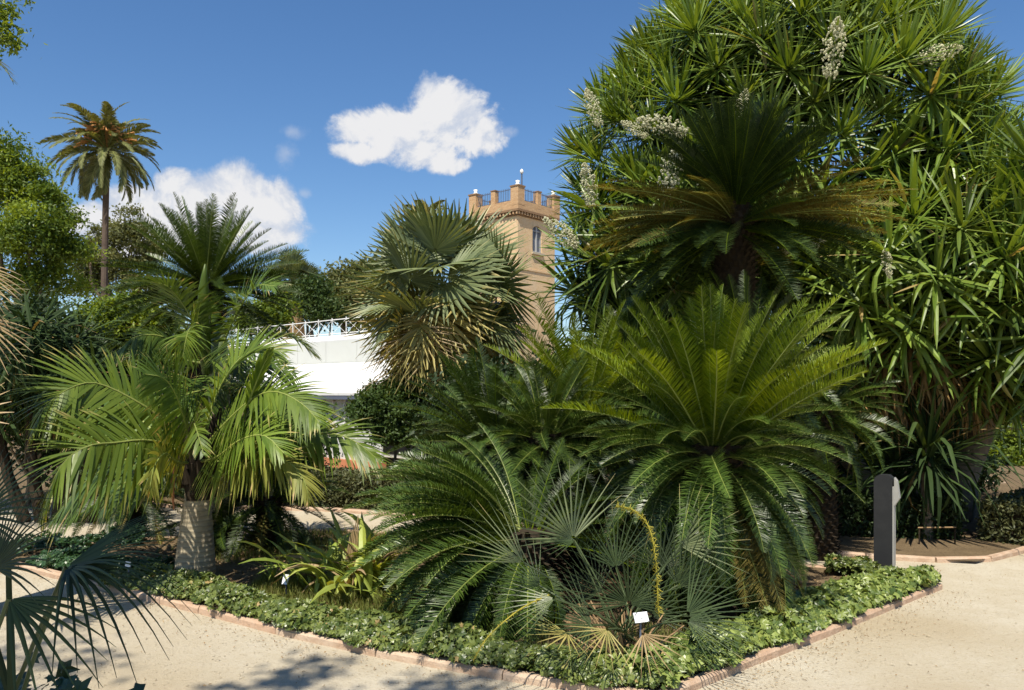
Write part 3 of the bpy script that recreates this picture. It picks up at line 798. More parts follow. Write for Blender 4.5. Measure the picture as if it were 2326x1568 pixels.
# low one left of the corner
lc = W(1200, 1205, 5.6)
cycad('low sprawling blue green cycad leaning over the ivy left of the large round cycad', (lc.x, lc.y), lc.z, 0.16,
      [('mature', 30, 58, 38, 0.88, 0.0, 125, 215), ('mature', 56, 42, 10, 0.93, 0.0, 125, 222), ('mature', 40, 8, -16, 0.86, -0.05, 130, 240), ('mature', 26, -18, -44, 0.76, -0.1, 140, 275), ('dark', 20, 60, 0, 0.65, 0, -30, 120), ('dark', 14, -30, -60, 0.6, -0.1, 190, 330)], 14)
# thicket behind
for k, (px, py, Y, s_, lab, fl) in enumerate([
        (1330, 925, 7.3, 0.86, 'green cycad filling the gap beside the foot of the brick tower view', 'flush'),
        (1240, 985, 6.6, 0.62, 'small green cycad between the low sprawling cycad and the large round one', 'mature'),
        (1130, 1010, 7.0, 0.80, 'shaded cycad standing right behind the low sprawling cycad', 'dark'),
        (1860, 930, 8.0, 0.66, 'cycad mostly hidden behind the right side of the large round cycad', 'mature'),
        (1440, 830, 8.2, 0.75, 'cycad with upright green fronds left of the tall dark cycad trunk', 'mature'),
        (1700, 820, 6.9, 0.70, 'cycad with upright dark fronds hiding the foot of the tall dark cycad', 'dark')]):
    c = W(px, py, Y)
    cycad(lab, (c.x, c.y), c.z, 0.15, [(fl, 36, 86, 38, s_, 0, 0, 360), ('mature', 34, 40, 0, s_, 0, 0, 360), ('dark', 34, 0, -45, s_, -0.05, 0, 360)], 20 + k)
for k, (px, py, Y, s_, lab) in enumerate([
        (610, 1130, 8.3, 0.72, 'small dark cycad in the shade right of the swollen palm trunk'),
        (300, 1095, 8.9, 0.75, 'small dark cycad in the shade left of the swollen palm trunk'),
        (505, 1190, 8.2, 0.6, 'lowest dark cycad half hidden behind the swollen palm trunk')]):
    c = W(px, py, Y)
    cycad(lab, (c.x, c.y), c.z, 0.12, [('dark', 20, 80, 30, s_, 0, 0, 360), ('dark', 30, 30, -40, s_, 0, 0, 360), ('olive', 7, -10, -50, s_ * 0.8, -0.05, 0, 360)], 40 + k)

# ------------------------------------------------------------------ feather palms
def hero_frond(parent, pts, L, nl, mat, seed, lift=30, droop=0.45, a0=80, a1=35, width=0.011, drytip=0.15, start=0.22, rw=0.014, tint=(0, 1), miss=0.03, fold=0.0, side=None, name='palm_leaf', seg=5):
    r_ = np.random.default_rng(seed)
    b = np.array(parent.location)
    rc = curve(pts, 22) - b
    return ob(name, mk('feather_frond', pinnate(rc, nl, L, width, a0, a1, lift, droop, start, seg, r_, mat, rw, tint=tint, drytip=drytip, jit=0.09, miss=miss, side_bias=side,
        prof=lambda x: np.clip(0.55 + 1.6 * x, 0, 1) * np.clip(1.05 - x ** 2.5, 0.05, 1) ** 0.6)), parent)

YB = 6.9
mb = W(443, 1322, YB)
mp = thing('feather_palm', 'feather palm with a short swollen pale trunk and arching yellow green fronds', 'palm tree', (mb.x, mb.y, 0))
zt = W(0, 1080, YB).z
zz = np.linspace(0, 1, 14)
prof_r = np.interp(zz, [0, 0.06, 0.2, 0.55, 0.8, 1], [0.125, 0.168, 0.160, 0.130, 0.106, 0.095])
V, Fc = tube(np.stack([0.03 * zz ** 1.5, 0 * zz, 0.03 + zz * (zt - 0.05)], 1), prof_r, 28)
ob('trunk', mk('palm_trunk', [(V, Fc, 'palm_bark', 0)], smooth=True), mp)
# old leaf bases and fibre under the crown
r_ = np.random.default_rng(51)
bits = []
for i in range(30):
    a = i * 2.4; z0 = zt - 0.17 + 0.5 * i / 30; 
    rr = 0.115 + 0.01 * r_.random()
    P = [(rr * math.cos(a), rr * math.sin(a), z0), (1.25 * rr * math.cos(a), 1.25 * rr * math.sin(a), z0 + 0.12), (1.5 * rr * math.cos(a), 1.5 * rr * math.sin(a), z0 + 0.25)]
    bits.append(tube(np.array(P) + np.array([0.03, 0, 0]), [0.045, 0.03, 0.012], 6))
bits.append(tube([(0.03, 0, zt - 0.2), (0.03, 0, zt + 0.1), (0.02, 0, zt + 0.45)], [0.115, 0.125, 0.05], 12, jitter=0.08, r_=r_))
V, Fc = merge(bits)
ob('leaf_bases', mk('leaf_bases', [(V, Fc, 'bark_brown', 0)]), mp)
# a hanging dry strip beside the trunk
V, Fc = merge([tube([(-0.14, -0.08, zt + 0.08), (-0.15, -0.10, zt - 0.1), (-0.14, -0.09, zt - 0.28)], [0.02, 0.016, 0.004], 5)])
ob('dry_leaf_strip', mk('dry_strip', [(V, Fc, 'terracotta', 0)]), mp)
A0 = W(440, 1050, YB)
SB = (0.0, -0.72, -0.69)
HF = [
    ([A0, W(390, 975, 6.6), W(337, 928, 6.4), W(226, 872, 6.2), W(156, 884, 6.0), (W(104, 924, 5.9)), W(80, 965, 5.85)], 0.52, 58, 'feather_leaf', 34, 0.42),
    ([A0, W(400, 1015, 6.5), W(330, 1000, 6.2), W(261, 1006, 6.0), W(205, 1012, 5.8), W(153, 1041, 5.7), W(118, 1100, 5.6), W(95, 1170, 5.55)], 0.46, 56, 'feather_leaf', 26, 0.50),
    ([A0, W(490, 985, 6.7), W(555, 920, 6.5), W(600, 893, 6.4), W(640, 893, 6.3), W(690, 921, 6.2), W(725, 960, 6.1)], 0.44, 54, 'feather_leaf', 28, 0.55),
    ([A0, W(520, 1045, 6.8), W(580, 1010, 6.7), W(641, 997, 6.6), (W(714, 985, 6.5)), W(770, 988, 6.4), W(817, 1010, 6.35), W(862, 1048, 6.3)], 0.42, 56, 'feather_leaf', 24, 0.70),
    ([A0, W(490, 1085, 6.6), W(535, 1062, 6.4), W(600, 1044, 6.2), W(655, 1050, 6.1), W(690, 1090, 6.0), W(702, 1135, 5.95)], 0.30, 46, 'feather_yellow', 10, 0.75),
    ([A0, W(443, 1000, 6.6), W(441, 965, 6.3), W(446, 975, 6.0), W(462, 1030, 5.85)], 0.26, 30, 'feather_leaf', 20, 0.4),
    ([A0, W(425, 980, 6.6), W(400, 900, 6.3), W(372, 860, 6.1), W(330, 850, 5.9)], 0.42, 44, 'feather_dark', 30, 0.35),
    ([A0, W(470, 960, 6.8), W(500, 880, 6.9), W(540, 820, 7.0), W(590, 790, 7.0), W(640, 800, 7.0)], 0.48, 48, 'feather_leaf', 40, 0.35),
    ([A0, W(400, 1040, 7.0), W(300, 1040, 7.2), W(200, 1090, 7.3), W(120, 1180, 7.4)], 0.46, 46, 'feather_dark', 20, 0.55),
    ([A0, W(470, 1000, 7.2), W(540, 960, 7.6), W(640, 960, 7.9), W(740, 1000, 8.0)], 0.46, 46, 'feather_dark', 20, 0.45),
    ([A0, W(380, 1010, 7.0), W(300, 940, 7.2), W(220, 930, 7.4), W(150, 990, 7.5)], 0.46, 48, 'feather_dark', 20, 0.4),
    ([A0, W(490, 1040, 6.5), W(545, 1000, 6.2), W(600, 990, 6.0), W(645, 1030, 5.9)], 0.38, 44, 'feather_leaf', 20, 0.5),
    ([A0, W(410, 1080, 6.8), W(350, 1075, 6.8), W(280, 1100, 6.8), W(230, 1160, 6.8)], 0.34, 40, 'feather_dark', 20, 0.5),
    ([A0, W(405, 1050, 6.5), W(375, 1030, 6.2), W(350, 1060, 6.0), W(340, 1110, 5.9)], 0.30, 30, 'feather_yellow', 20, 0.6),
]
for i, (pts, L, nl, mt, lf, dr) in enumerate(HF):
    hero_frond(mp, pts, L * 1.1, int(nl * 1.25), mt, 60 + i, lf * 0.25, dr * 0.40, width=0.0150, tint=(0, 1.0), a0=86, a1=24, drytip=0.3, side=SB)
# the folded broad leaflets blade pointing up from the right frond
r_ = np.random.default_rng(80)
ob('palm_leaf', mk('young_frond', pinnate(curve([W(560, 925, 6.45), W(585, 860, 6.4), W(612, 800, 6.35)], 10) - np.array(mp.location), 26, 0.20, 0.013, 35, 12, 10, 0.1, 0.02, 4, r_, 'feather_leaf', 0.012)), mp)

# rear taller feather palm
rb = W(498, 1180, 8.3)
rp = thing('feather_palm', 'taller feather palm with an upright green spear leaf behind the swollen trunk palm', 'palm tree', (rb.x, rb.y, 0))
zc = W(0, 850, 8.3).z
V, Fc = tube([(0, 0, 0), (0.01, 0, 0.8), (0.0, 0, zc - 0.3)], [0.16, 0.12, 0.095], 16)
ob('trunk', mk('palm_trunk', [(V, Fc, 'palm_bark', 0)], smooth=True), rp)
V, Fc = tube([(0, 0, zc - 0.32), (0, 0, zc - 0.1), (0, 0, zc + 0.35), (0, 0, zc + 0.5)], [0.10, 0.11, 0.075, 0.03], 14)
ob('crownshaft', mk('crownshaft', [(V, Fc, 'shaft_green', 0)], smooth=True), rp)
sp = [W(468, 850, 8.2), W(462, 745, 8.1), W(462, 660, 8.05), W(466, 600, 8.0)]
b = np.array(rp.location)
V1, F1 = tube(curve(sp, 10) - b, np.interp(np.linspace(0, 1, 10), [0, 0.3, 0.8, 1], [0.04, 0.07, 0.05, 0.008]), 7)
ob('spear_leaf', mk('spear_leaf', [(V1, F1, 'feather_leaf', 0.3)], smooth=True), rp)
R0 = W(492, 830, 8.25)
RF = [
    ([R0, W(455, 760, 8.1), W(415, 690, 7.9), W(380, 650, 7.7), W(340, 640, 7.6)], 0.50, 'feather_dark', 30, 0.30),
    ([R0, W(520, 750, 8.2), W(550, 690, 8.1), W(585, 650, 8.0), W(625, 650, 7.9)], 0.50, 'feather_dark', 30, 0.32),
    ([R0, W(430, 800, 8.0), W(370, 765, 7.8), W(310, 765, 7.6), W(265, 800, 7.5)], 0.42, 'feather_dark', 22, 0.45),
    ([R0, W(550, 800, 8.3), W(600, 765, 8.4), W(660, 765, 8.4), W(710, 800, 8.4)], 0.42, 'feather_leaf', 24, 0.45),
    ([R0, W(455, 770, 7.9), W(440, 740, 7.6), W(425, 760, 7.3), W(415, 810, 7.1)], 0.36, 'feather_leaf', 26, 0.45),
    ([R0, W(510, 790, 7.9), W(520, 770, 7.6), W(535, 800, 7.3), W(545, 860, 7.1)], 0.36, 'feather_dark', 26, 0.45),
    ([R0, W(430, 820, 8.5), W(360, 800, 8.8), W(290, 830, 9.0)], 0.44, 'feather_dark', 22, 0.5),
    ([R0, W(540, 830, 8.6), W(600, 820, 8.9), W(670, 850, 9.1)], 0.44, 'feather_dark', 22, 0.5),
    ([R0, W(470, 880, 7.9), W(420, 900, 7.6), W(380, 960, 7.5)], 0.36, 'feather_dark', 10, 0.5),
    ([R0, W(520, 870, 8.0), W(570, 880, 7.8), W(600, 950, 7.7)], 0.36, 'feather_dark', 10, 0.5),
]
for i, (pts, L, mt, lf, dr) in enumerate(RF):
    hero_frond(rp, pts, L * 1.05, 56, mt, 90 + i, lf * 0.5, dr * 0.6, width=0.0115, drytip=0.15, side=(0, -0.85, -0.5) if i % 3 else None)

# ------------------------------------------------------------------ fan palms
FV = {}
def fan_variants(key, mat, n=4, seed=0, **kw):
    out = []
    for i in range(n):
        r_ = np.random.default_rng(seed * 10 + i)
        k2 = dict(kw); k2['droop'] = kw.get('droop', 0.25) * r_.uniform(0.7, 1.4); k2['hang'] = kw.get('hang', 20) + r_.normal(0, 20); k2['cup'] = r_.uniform(0.02, 0.35)
        out.append(mk('fan_' + key, fan(r_=r_, mat=mat, **k2)))
    FV[key] = out
fan_variants('green', 'fan_green', 7, 1, R_=0.86, pet=0.78, hang=22, droop=0.14, split=0.56, nseg=34, spread=120)
fan_variants('yellow', 'fan_yellow', 4, 2, R_=0.84, pet=0.6, hang=35, droop=0.35, split=0.5, nseg=32, spread=120, drytip=0.6)
fan_variants('dry', 'fan_dry', 4, 3, R_=0.80, pet=0.55, hang=50, droop=0.8, split=0.35, nseg=30, spread=105, drytip=0.7, petmat='fan_dry')
def fans_on(parent, key, lst, origin, r_, name='fan_leaf'):
    for (az, el, s) in lst:
        me = FV[key][r_.integers(0, len(FV[key]))]
        M = Matrix.Translation(origin) @ Matrix.Rotation(az, 4, 'Z') @ Matrix.Rotation(-R(el), 4, 'Y') @ Matrix.Rotation(R(r_.normal(0, 48)), 4, 'X') @ Matrix.Diagonal((s, s, s, 1))
        ob(name, me, parent, M)
def ring(n, e_hi, e_lo, s, r_, a0=0.0):
    return [(a0 + i * 2.39996 + r_.normal(0, 0.1), e_hi + (e_lo - e_hi) * (i + 0.5) / n + r_.normal(0, 5), s * (1 + r_.normal(0, 0.08))) for i in range(n)]
r_ = np.random.default_rng(31)
c = W(1012, 715, 12.8)
fp = thing('fan_palm', 'round headed fan palm with grey green upper and straw coloured lower leaves before the tower', 'palm tree', (c.x - 0.2, c.y, 0))
V, Fc = tube([(0, 0, -0.05), (0.02, 0, 1.0), (0.16, 0, c.z - 0.5), (0.2, 0, c.z)], [0.19, 0.14, 0.13, 0.12], 12, jitter=0.05, r_=r_)
ob('trunk', mk('palm_trunk', [(V, Fc, 'bark_brown', 0)]), fp)
O = Vector((0.2, 0, c.z + 0.16)); FS = 1.06
fans_on(fp, 'green', ring(27, 82, 5, FS, r_), O, r_)
fans_on(fp, 'green', ring(8, 12, -12, FS, r_, 1), O + Vector((0, 0, -0.08)), r_)
fans_on(fp, 'yellow', ring(22, 15, -40, FS, r_, 2), O + Vector((0, 0, -0.15)), r_)
fans_on(fp, 'dry', ring(8, -22, -50, FS * 0.85, r_, 3), O + Vector((0, 0, -0.25)), r_)
# yellow seed spathes in the heart
V, Fc = merge([tube([(0, -0.12, 0), (0.03 * k, -0.3, 0.16 - 0.05 * k), (0.06 * k, -0.42, 0.05 - 0.12 * k)], [0.02, 0.018, 0.006], 5) for k in (-1, 0, 1)])
ob('seed_stalk', mk('seed_stalk', [(V + np.array([0.2, -0.2, c.z]), Fc, 'seed_stalk', 0.5)]), fp)

# low clump of dwarf fan palms in front
def aim_fan(parent, base, hub, out_dir, normal, R_, mat, seed, nseg=22, spread=100, split=0.24, droop=0.05, cup=0.1, wmul=1.0, drytip=0.3, pr=0.006, name='fan_leaf', tint=(0, 1)):
    """fan leaf with its hub, pointing direction and facing given"""
    r_ = np.random.default_rng(seed)
    parts = fan(R_, nseg, spread, split, 0.0, cup, 0.0001, 0, 0, r_, mat, tint, drytip, wmul, 6, 0.0001)
    x = Vector(out_dir).normalized(); z = Vector(normal); z = (z - z.dot(x) * x).normalized(); y = z.cross(x)
    M = Matrix(((x.x, y.x, z.x, 0), (x.y, y.y, z.y, 0), (x.z, y.z, z.z, 0), (0, 0, 0, 1)))
    V, Fc, mt, ti = xform(parts[0], M)
    rad = np.linalg.norm(V, axis=1) / R_
    V = V.copy(); V[:, 2] -= droop * R_ * np.clip(rad - 0.3, 0, 2) ** 1.8
    h = Vector(hub); b = Vector(parent.location)
    pt_ = curve([base, Vector(base).lerp(h, 0.5) + Vector((0, 0, 0.04)), h], 8) - np.array(b)
    rv, rf = tube(pt_, pr, 5, cap=False)
    return ob(name, mk('fan_leaf', [(V + np.array(h - b), Fc, mt, ti), (rv, rf, 'fan_dry' if mt == 'fan_dry' else 'fan_green', 0.0)]), parent)
cb = W(1420, 1480, 4.75)
ch = thing('dwarf_fan_palm', 'low clump of dwarf fan palms with stiff grey green leaves at the bed corner', 'palm', (cb.x, cb.y, 0))
Bp = Vector((cb.x, cb.y, 0.15))
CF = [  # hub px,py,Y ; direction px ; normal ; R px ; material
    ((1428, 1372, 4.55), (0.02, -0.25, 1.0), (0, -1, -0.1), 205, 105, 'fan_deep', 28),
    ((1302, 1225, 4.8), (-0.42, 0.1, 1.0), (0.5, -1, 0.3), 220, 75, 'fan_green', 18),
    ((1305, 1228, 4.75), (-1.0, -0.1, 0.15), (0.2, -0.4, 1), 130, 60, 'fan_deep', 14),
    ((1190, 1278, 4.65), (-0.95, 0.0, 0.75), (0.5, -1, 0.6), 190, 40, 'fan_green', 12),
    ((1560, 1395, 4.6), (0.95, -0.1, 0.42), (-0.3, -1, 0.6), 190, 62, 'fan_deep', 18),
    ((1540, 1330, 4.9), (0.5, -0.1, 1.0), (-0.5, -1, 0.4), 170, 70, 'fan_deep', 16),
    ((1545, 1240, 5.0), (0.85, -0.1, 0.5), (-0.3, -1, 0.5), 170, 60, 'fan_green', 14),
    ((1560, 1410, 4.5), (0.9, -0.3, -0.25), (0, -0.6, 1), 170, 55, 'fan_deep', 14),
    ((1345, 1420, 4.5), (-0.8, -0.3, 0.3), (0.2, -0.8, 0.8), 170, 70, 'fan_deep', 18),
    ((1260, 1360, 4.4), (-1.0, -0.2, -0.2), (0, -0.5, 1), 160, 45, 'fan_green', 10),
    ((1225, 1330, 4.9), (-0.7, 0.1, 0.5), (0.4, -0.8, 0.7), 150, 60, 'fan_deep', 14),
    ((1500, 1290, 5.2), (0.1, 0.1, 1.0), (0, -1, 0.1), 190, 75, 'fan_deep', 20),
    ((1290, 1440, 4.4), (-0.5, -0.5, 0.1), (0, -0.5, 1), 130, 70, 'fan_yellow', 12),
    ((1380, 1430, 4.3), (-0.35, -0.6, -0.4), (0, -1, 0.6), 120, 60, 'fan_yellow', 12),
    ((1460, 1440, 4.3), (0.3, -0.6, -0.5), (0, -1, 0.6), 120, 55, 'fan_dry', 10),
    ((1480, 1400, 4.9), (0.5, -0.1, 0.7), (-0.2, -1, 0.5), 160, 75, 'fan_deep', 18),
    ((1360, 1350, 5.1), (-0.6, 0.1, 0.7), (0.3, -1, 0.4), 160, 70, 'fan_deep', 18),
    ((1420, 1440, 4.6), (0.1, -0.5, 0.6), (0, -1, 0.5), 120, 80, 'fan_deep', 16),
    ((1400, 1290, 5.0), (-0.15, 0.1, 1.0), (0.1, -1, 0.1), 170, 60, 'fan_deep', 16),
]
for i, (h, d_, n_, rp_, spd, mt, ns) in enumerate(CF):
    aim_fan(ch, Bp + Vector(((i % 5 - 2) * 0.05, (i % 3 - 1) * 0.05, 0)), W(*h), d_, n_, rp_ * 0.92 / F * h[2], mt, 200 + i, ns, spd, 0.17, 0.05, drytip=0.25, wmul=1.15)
stub = []
r_ = np.random.default_rng(5)
for i in range(46):
    a = r_.uniform(0, 6.28); q = r_.uniform(0.05, 0.34); h_ = r_.uniform(0.12, 0.36)
    stub.append(tube([(q * 0.3 * math.cos(a), q * 0.3 * math.sin(a), 0.02), (q * 0.6 * math.cos(a), q * 0.6 * math.sin(a), h_ * 0.6), (q * math.cos(a), q * math.sin(a), h_)], [0.012, 0.008, 0.004], 4))
V, Fc = merge(stub)
ob('old_stalks', mk('old_stalks', [(V, Fc, 'dry_fibre', 0)]), ch, kind='stuff')

# hanging yellow seed stalk and the fallen one
def spiky(pts, n, L, seed, rad=0.0035):
    r_ = np.random.default_rng(seed)
    P = curve(pts, 24)
    d = np.linspace(0, 1, n); c_ = np.stack([np.interp(d, np.linspace(0, 1, 24), P[:, a]) for a in range(3)], 1)
    parts = [tube(P, rad, 5)]
    for p in c_:
        for _ in range(3):
            q = nrm(r_.normal(0, 1, 3)) * L * r_.uniform(0.5, 1.2)
            parts.append(tube([p, p + q * 0.6, p + q], [0.0018, 0.0018, 0.0008], 3, cap=False))
    return merge(parts)
V, Fc = spiky([W(1400, 1150, 4.7), W(1440, 1160, 4.6), W(1475, 1200, 4.55), W(1490, 1280, 4.5), W(1496, 1395, 4.5)], 95, 0.03, 1)
seeds = thing('seed_stalk', 'yellow spiky seed stalk hanging in front of the dwarf fan palms', 'seed stalk', (0, 0, 0), me=mk('seed_stalk', [(V, Fc, 'seed_stalk', np.repeat(0.5, len(V)))]))
V, Fc = spiky([W(1245, 1352, 4.45), W(1180, 1385, 4.3), W(1110, 1445, 4.2), W(1075, 1500, 4.2)], 30, 0.02, 2)
thing('seed_stalk', 'thin yellow stalk arching down over the ivy and kerb', 'seed stalk', (0, 0, 0), me=mk('seed_stalk', [(V, Fc, 'seed_stalk', np.repeat(0.8, len(V)))]))

# foreground fan palm in the shade at the left edge
fb = Vector((-1.62, 2.55, 0))
ff = thing('fan_palm', 'dark fan palm with long drooping leaf tips over the path at the left edge', 'palm tree', fb)
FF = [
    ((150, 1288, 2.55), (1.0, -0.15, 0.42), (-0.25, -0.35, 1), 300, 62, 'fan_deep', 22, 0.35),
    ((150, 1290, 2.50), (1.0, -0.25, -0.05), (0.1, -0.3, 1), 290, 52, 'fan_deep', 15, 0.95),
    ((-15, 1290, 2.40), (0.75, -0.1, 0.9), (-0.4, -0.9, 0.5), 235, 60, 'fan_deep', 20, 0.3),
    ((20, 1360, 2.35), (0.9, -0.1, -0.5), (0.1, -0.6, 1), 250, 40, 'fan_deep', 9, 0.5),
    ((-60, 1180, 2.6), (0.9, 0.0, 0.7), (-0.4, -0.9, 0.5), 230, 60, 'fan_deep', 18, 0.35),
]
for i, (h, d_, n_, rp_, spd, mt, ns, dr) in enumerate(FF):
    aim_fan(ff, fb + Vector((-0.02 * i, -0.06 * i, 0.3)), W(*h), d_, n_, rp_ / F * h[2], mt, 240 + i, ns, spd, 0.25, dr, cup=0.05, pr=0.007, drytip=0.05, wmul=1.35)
V, Fc = merge([tube([(x, y, 0), (x + 0.03, y, 0.7), (x + dx, y, 1.15)], [0.016, 0.012, 0.008], 6) for x, y, dx in ((0.06, -0.05, -0.1), (0.10, -0.1, 0.02), (0.02, -0.2, -0.2))])
ob('leaf_stalks', mk('leaf_stalks', [(V, Fc, 'fan_deep', 0.1)]), ff)

# dry fan leaves at the left edge
eb = Vector((-3.9, 5.6, 0))
ef = thing('fan_palm', 'fan palm with dry straw coloured leaves hanging in at the left edge', 'palm tree', eb)
V, Fc = tube([(0, 0, 0), (0, 0, 2.6)], [0.2, 0.18], 12)
ob('trunk', mk('palm_trunk', [(V, Fc, 'bark_brown', 0)]), ef)
for i, (h, d_, n_, rp_, spd, mt, ns, dr) in enumerate([
    ((-95, 600, 5.4), (0.8, -0.2, -0.6), (0.5, -0.8, 0.5), 165, 50, 'fan_dry', 16, 0.5),
    ((-130, 620, 5.5), (1.0, 0.1, -0.5), (0.3, -0.8, 0.7), 180, 45, 'fan_dry', 14, 0.5),
    ((-60, 720, 5.4), (0.6, -0.1, -0.9), (0.5, -0.8, 0.2), 150, 55, 'fan_dry', 16, 0.3),
    ((-110, 950, 5.0), (1.0, -0.1, 0.05), (0.1, -0.9, 0.5), 170, 75, 'fan_dry', 14, 0.1),
    ((-90, 800, 5.6), (0.9, 0.1, 0.1), (0.1, -0.8, 0.6), 190, 70, 'fan_deep', 20, 0.3),
    ((-100, 700, 5.7), (1.0, 0.1, 0.4), (0.0, -0.8, 0.8), 190, 70, 'fan_deep', 20, 0.4)]):
    aim_fan(ef, eb + Vector((0, 0, 2.3 if i != 3 else 1.2)), W(*h), d_, n_, rp_ * 0.86 / F * h[2], mt, 260 + i, ns, spd, 0.35, dr, drytip=0.6)

# ------------------------------------------------------------------ yucca tree
RV = {}
for key, kw in {
    'stiff': dict(n=74, L=0.47, width=0.0175, e_top=88, e_bot=-28, bendlo=0, bendhi=22, mat='yucca_leaf'),
    'droopy': dict(n=60, L=0.66, width=0.025, e_top=86, e_bot=-58, bendlo=6, bendhi=80, mat='yucca_leaf'),
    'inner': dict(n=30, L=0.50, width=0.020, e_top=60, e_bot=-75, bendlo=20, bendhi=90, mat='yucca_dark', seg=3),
    'skirt': dict(n=46, L=0.60, width=0.016, e_top=-35, e_bot=-80, bendlo=10, bendhi=40, mat='yucca_dry', seg=3),
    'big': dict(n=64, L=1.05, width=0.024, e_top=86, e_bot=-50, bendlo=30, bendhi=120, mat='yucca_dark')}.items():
    RV[key] = [rosette(r_=np.random.default_rng(300 + i), **kw) for i in range(5 if key in ('stiff', 'droopy') else 3)]
RM = {k: [mk('leaf_rosette_' + k, [p]) for p in v] for k, v in RV.items()}

def crown_pts(lobes, tot, r_, front=True):
    """points on the union surface of the ellipsoids with outward normals, denser where the lobe is large"""
    area = np.array([l[3] * l[5] for l in lobes]); out = []
    for l, a in zip(lobes, area / area.sum() * tot * 2.4):
        n = int(a); i = np.arange(n)
        z = 1 - 2 * (i + 0.5) / n; ph = i * 2.39996
        d = np.stack([np.sqrt(1 - z * z) * np.cos(ph), np.sqrt(1 - z * z) * np.sin(ph), z], 1)
        p = np.array(l[:3]) + d * np.array(l[3:6]) * (1 + r_.normal(0, 0.05, (n, 1)))
        nn = nrm(d / np.array(l[3:6]))
        k = np.ones(n, bool)
        for m_ in lobes:
            if m_ is not l: k &= (((p - np.array(m_[:3])) / np.array(m_[3:6])) ** 2).sum(1) > 0.9
        k &= (nn[:, 1] < 0.35)
        out.append(np.column_stack([p[k], nn[k]]))
    return np.concatenate(out)
def LB(px, py, Y, rx, ry, dep):
    c = W(px, py, Y); return (c.x, c.y, c.z, rx / F * Y, dep, ry / F * Y)
YL = [LB(1790, 330, 11.0, 400, 320, 2.1), LB(1560, 420, 11.0, 240, 270, 1.7), LB(1500, 560, 10.6, 190, 150, 1.3), LB(2070, 430, 10.6, 190, 220, 1.6),
      LB(1415, 640, 10.6, 105, 120, 1.0), LB(2060, 650, 9.7, 230, 190, 1.5), LB(2290, 700, 9.2, 200, 190, 1.3), LB(1860, 110, 11.3, 240, 190, 1.6), LB(1640, 150, 11.3, 170, 160, 1.4)]
yb = Vector(((2175 - CX) / F * 10.2, 10.2, 0))
yt = thing('yucca_tree', 'huge many headed yucca tree with spiky green rosettes and cream flower clusters', 'yucca', yb)
r_ = np.random.default_rng(77)
pts = crown_pts(YL, 270, r_)
print('yucca candidates', len(pts))
prj = (pts[:, 0] / pts[:, 1] * F + CX)
pts = pts[(prj < 2420)]
o_ = r_.permutation(len(pts)); pts = pts[o_]
cx_y = np.array(yb)
joined = []
vis = [p for p in pts]
vis.sort(key=lambda p: p[1])
n_parts = 0
for p in vis:
    pos = Vector(p[:3]); nn = Vector(p[3:])
    px_ = pos.x / pos.y * F + CX; py_ = HY - (pos.z - EYE) / pos.y * F
    low_right = py_ > 330 and px_ > 1750
    key = 'droopy' if (low_right or r_.random() < 0.15) else 'stiff'
    up = nn * (0.7 if key == 'stiff' else 0.5) + Vector((0, 0, 0.8)) + Vector(r_.normal(0, 0.12, 3))
    M = Matrix.Translation(pos - yb) @ rot_align(up) @ Matrix.Rotation(r_.uniform(0, 6.28), 4, 'Z') @ Matrix.Scale(r_.uniform(0.82, 1.15), 4)
    k = r_.integers(0, len(RM[key]))
    if n_parts < 290: ob('leaf_rosette', RM[key][k], yt, M); n_parts += 1
    else: joined.append(xform(RV[key][k], M))
# inner foliage, its shade put into the darker leaf colour
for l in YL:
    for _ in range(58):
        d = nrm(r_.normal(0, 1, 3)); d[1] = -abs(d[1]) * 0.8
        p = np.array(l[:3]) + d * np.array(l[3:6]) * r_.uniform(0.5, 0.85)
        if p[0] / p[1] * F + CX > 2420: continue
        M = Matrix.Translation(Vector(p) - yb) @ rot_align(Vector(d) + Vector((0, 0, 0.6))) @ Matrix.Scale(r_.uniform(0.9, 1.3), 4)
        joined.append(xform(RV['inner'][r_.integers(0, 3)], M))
# dead skirts under the lower right crown
for _ in range(70):
    px_ = r_.uniform(1900, 2330); py_ = r_.uniform(740, 860) ; Y = r_.uniform(9.0, 10.4)
    M = Matrix.Translation(W(px_, py_, Y) - yb) @ Matrix.Scale(r_.uniform(0.8, 1.25), 4)
    joined.append(xform(RV['skirt'][r_.integers(0, 3)], M))
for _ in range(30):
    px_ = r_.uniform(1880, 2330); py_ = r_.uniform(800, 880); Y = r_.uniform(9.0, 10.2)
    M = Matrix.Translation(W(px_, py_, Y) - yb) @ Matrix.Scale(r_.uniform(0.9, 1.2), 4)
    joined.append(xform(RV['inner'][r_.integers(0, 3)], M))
by = {}
for V, Fc, m_, t_ in joined: by.setdefault(m_, []).append((V, Fc, t_))
parts = []
for m_, ls in by.items():
    V, Fc = merge([(a, b_) for a, b_, _ in ls]); parts.append((V, Fc, m_, np.concatenate([t for _, _, t in ls])))
ob('inner_foliage', mk('inner_foliage', parts), yt, kind='stuff')
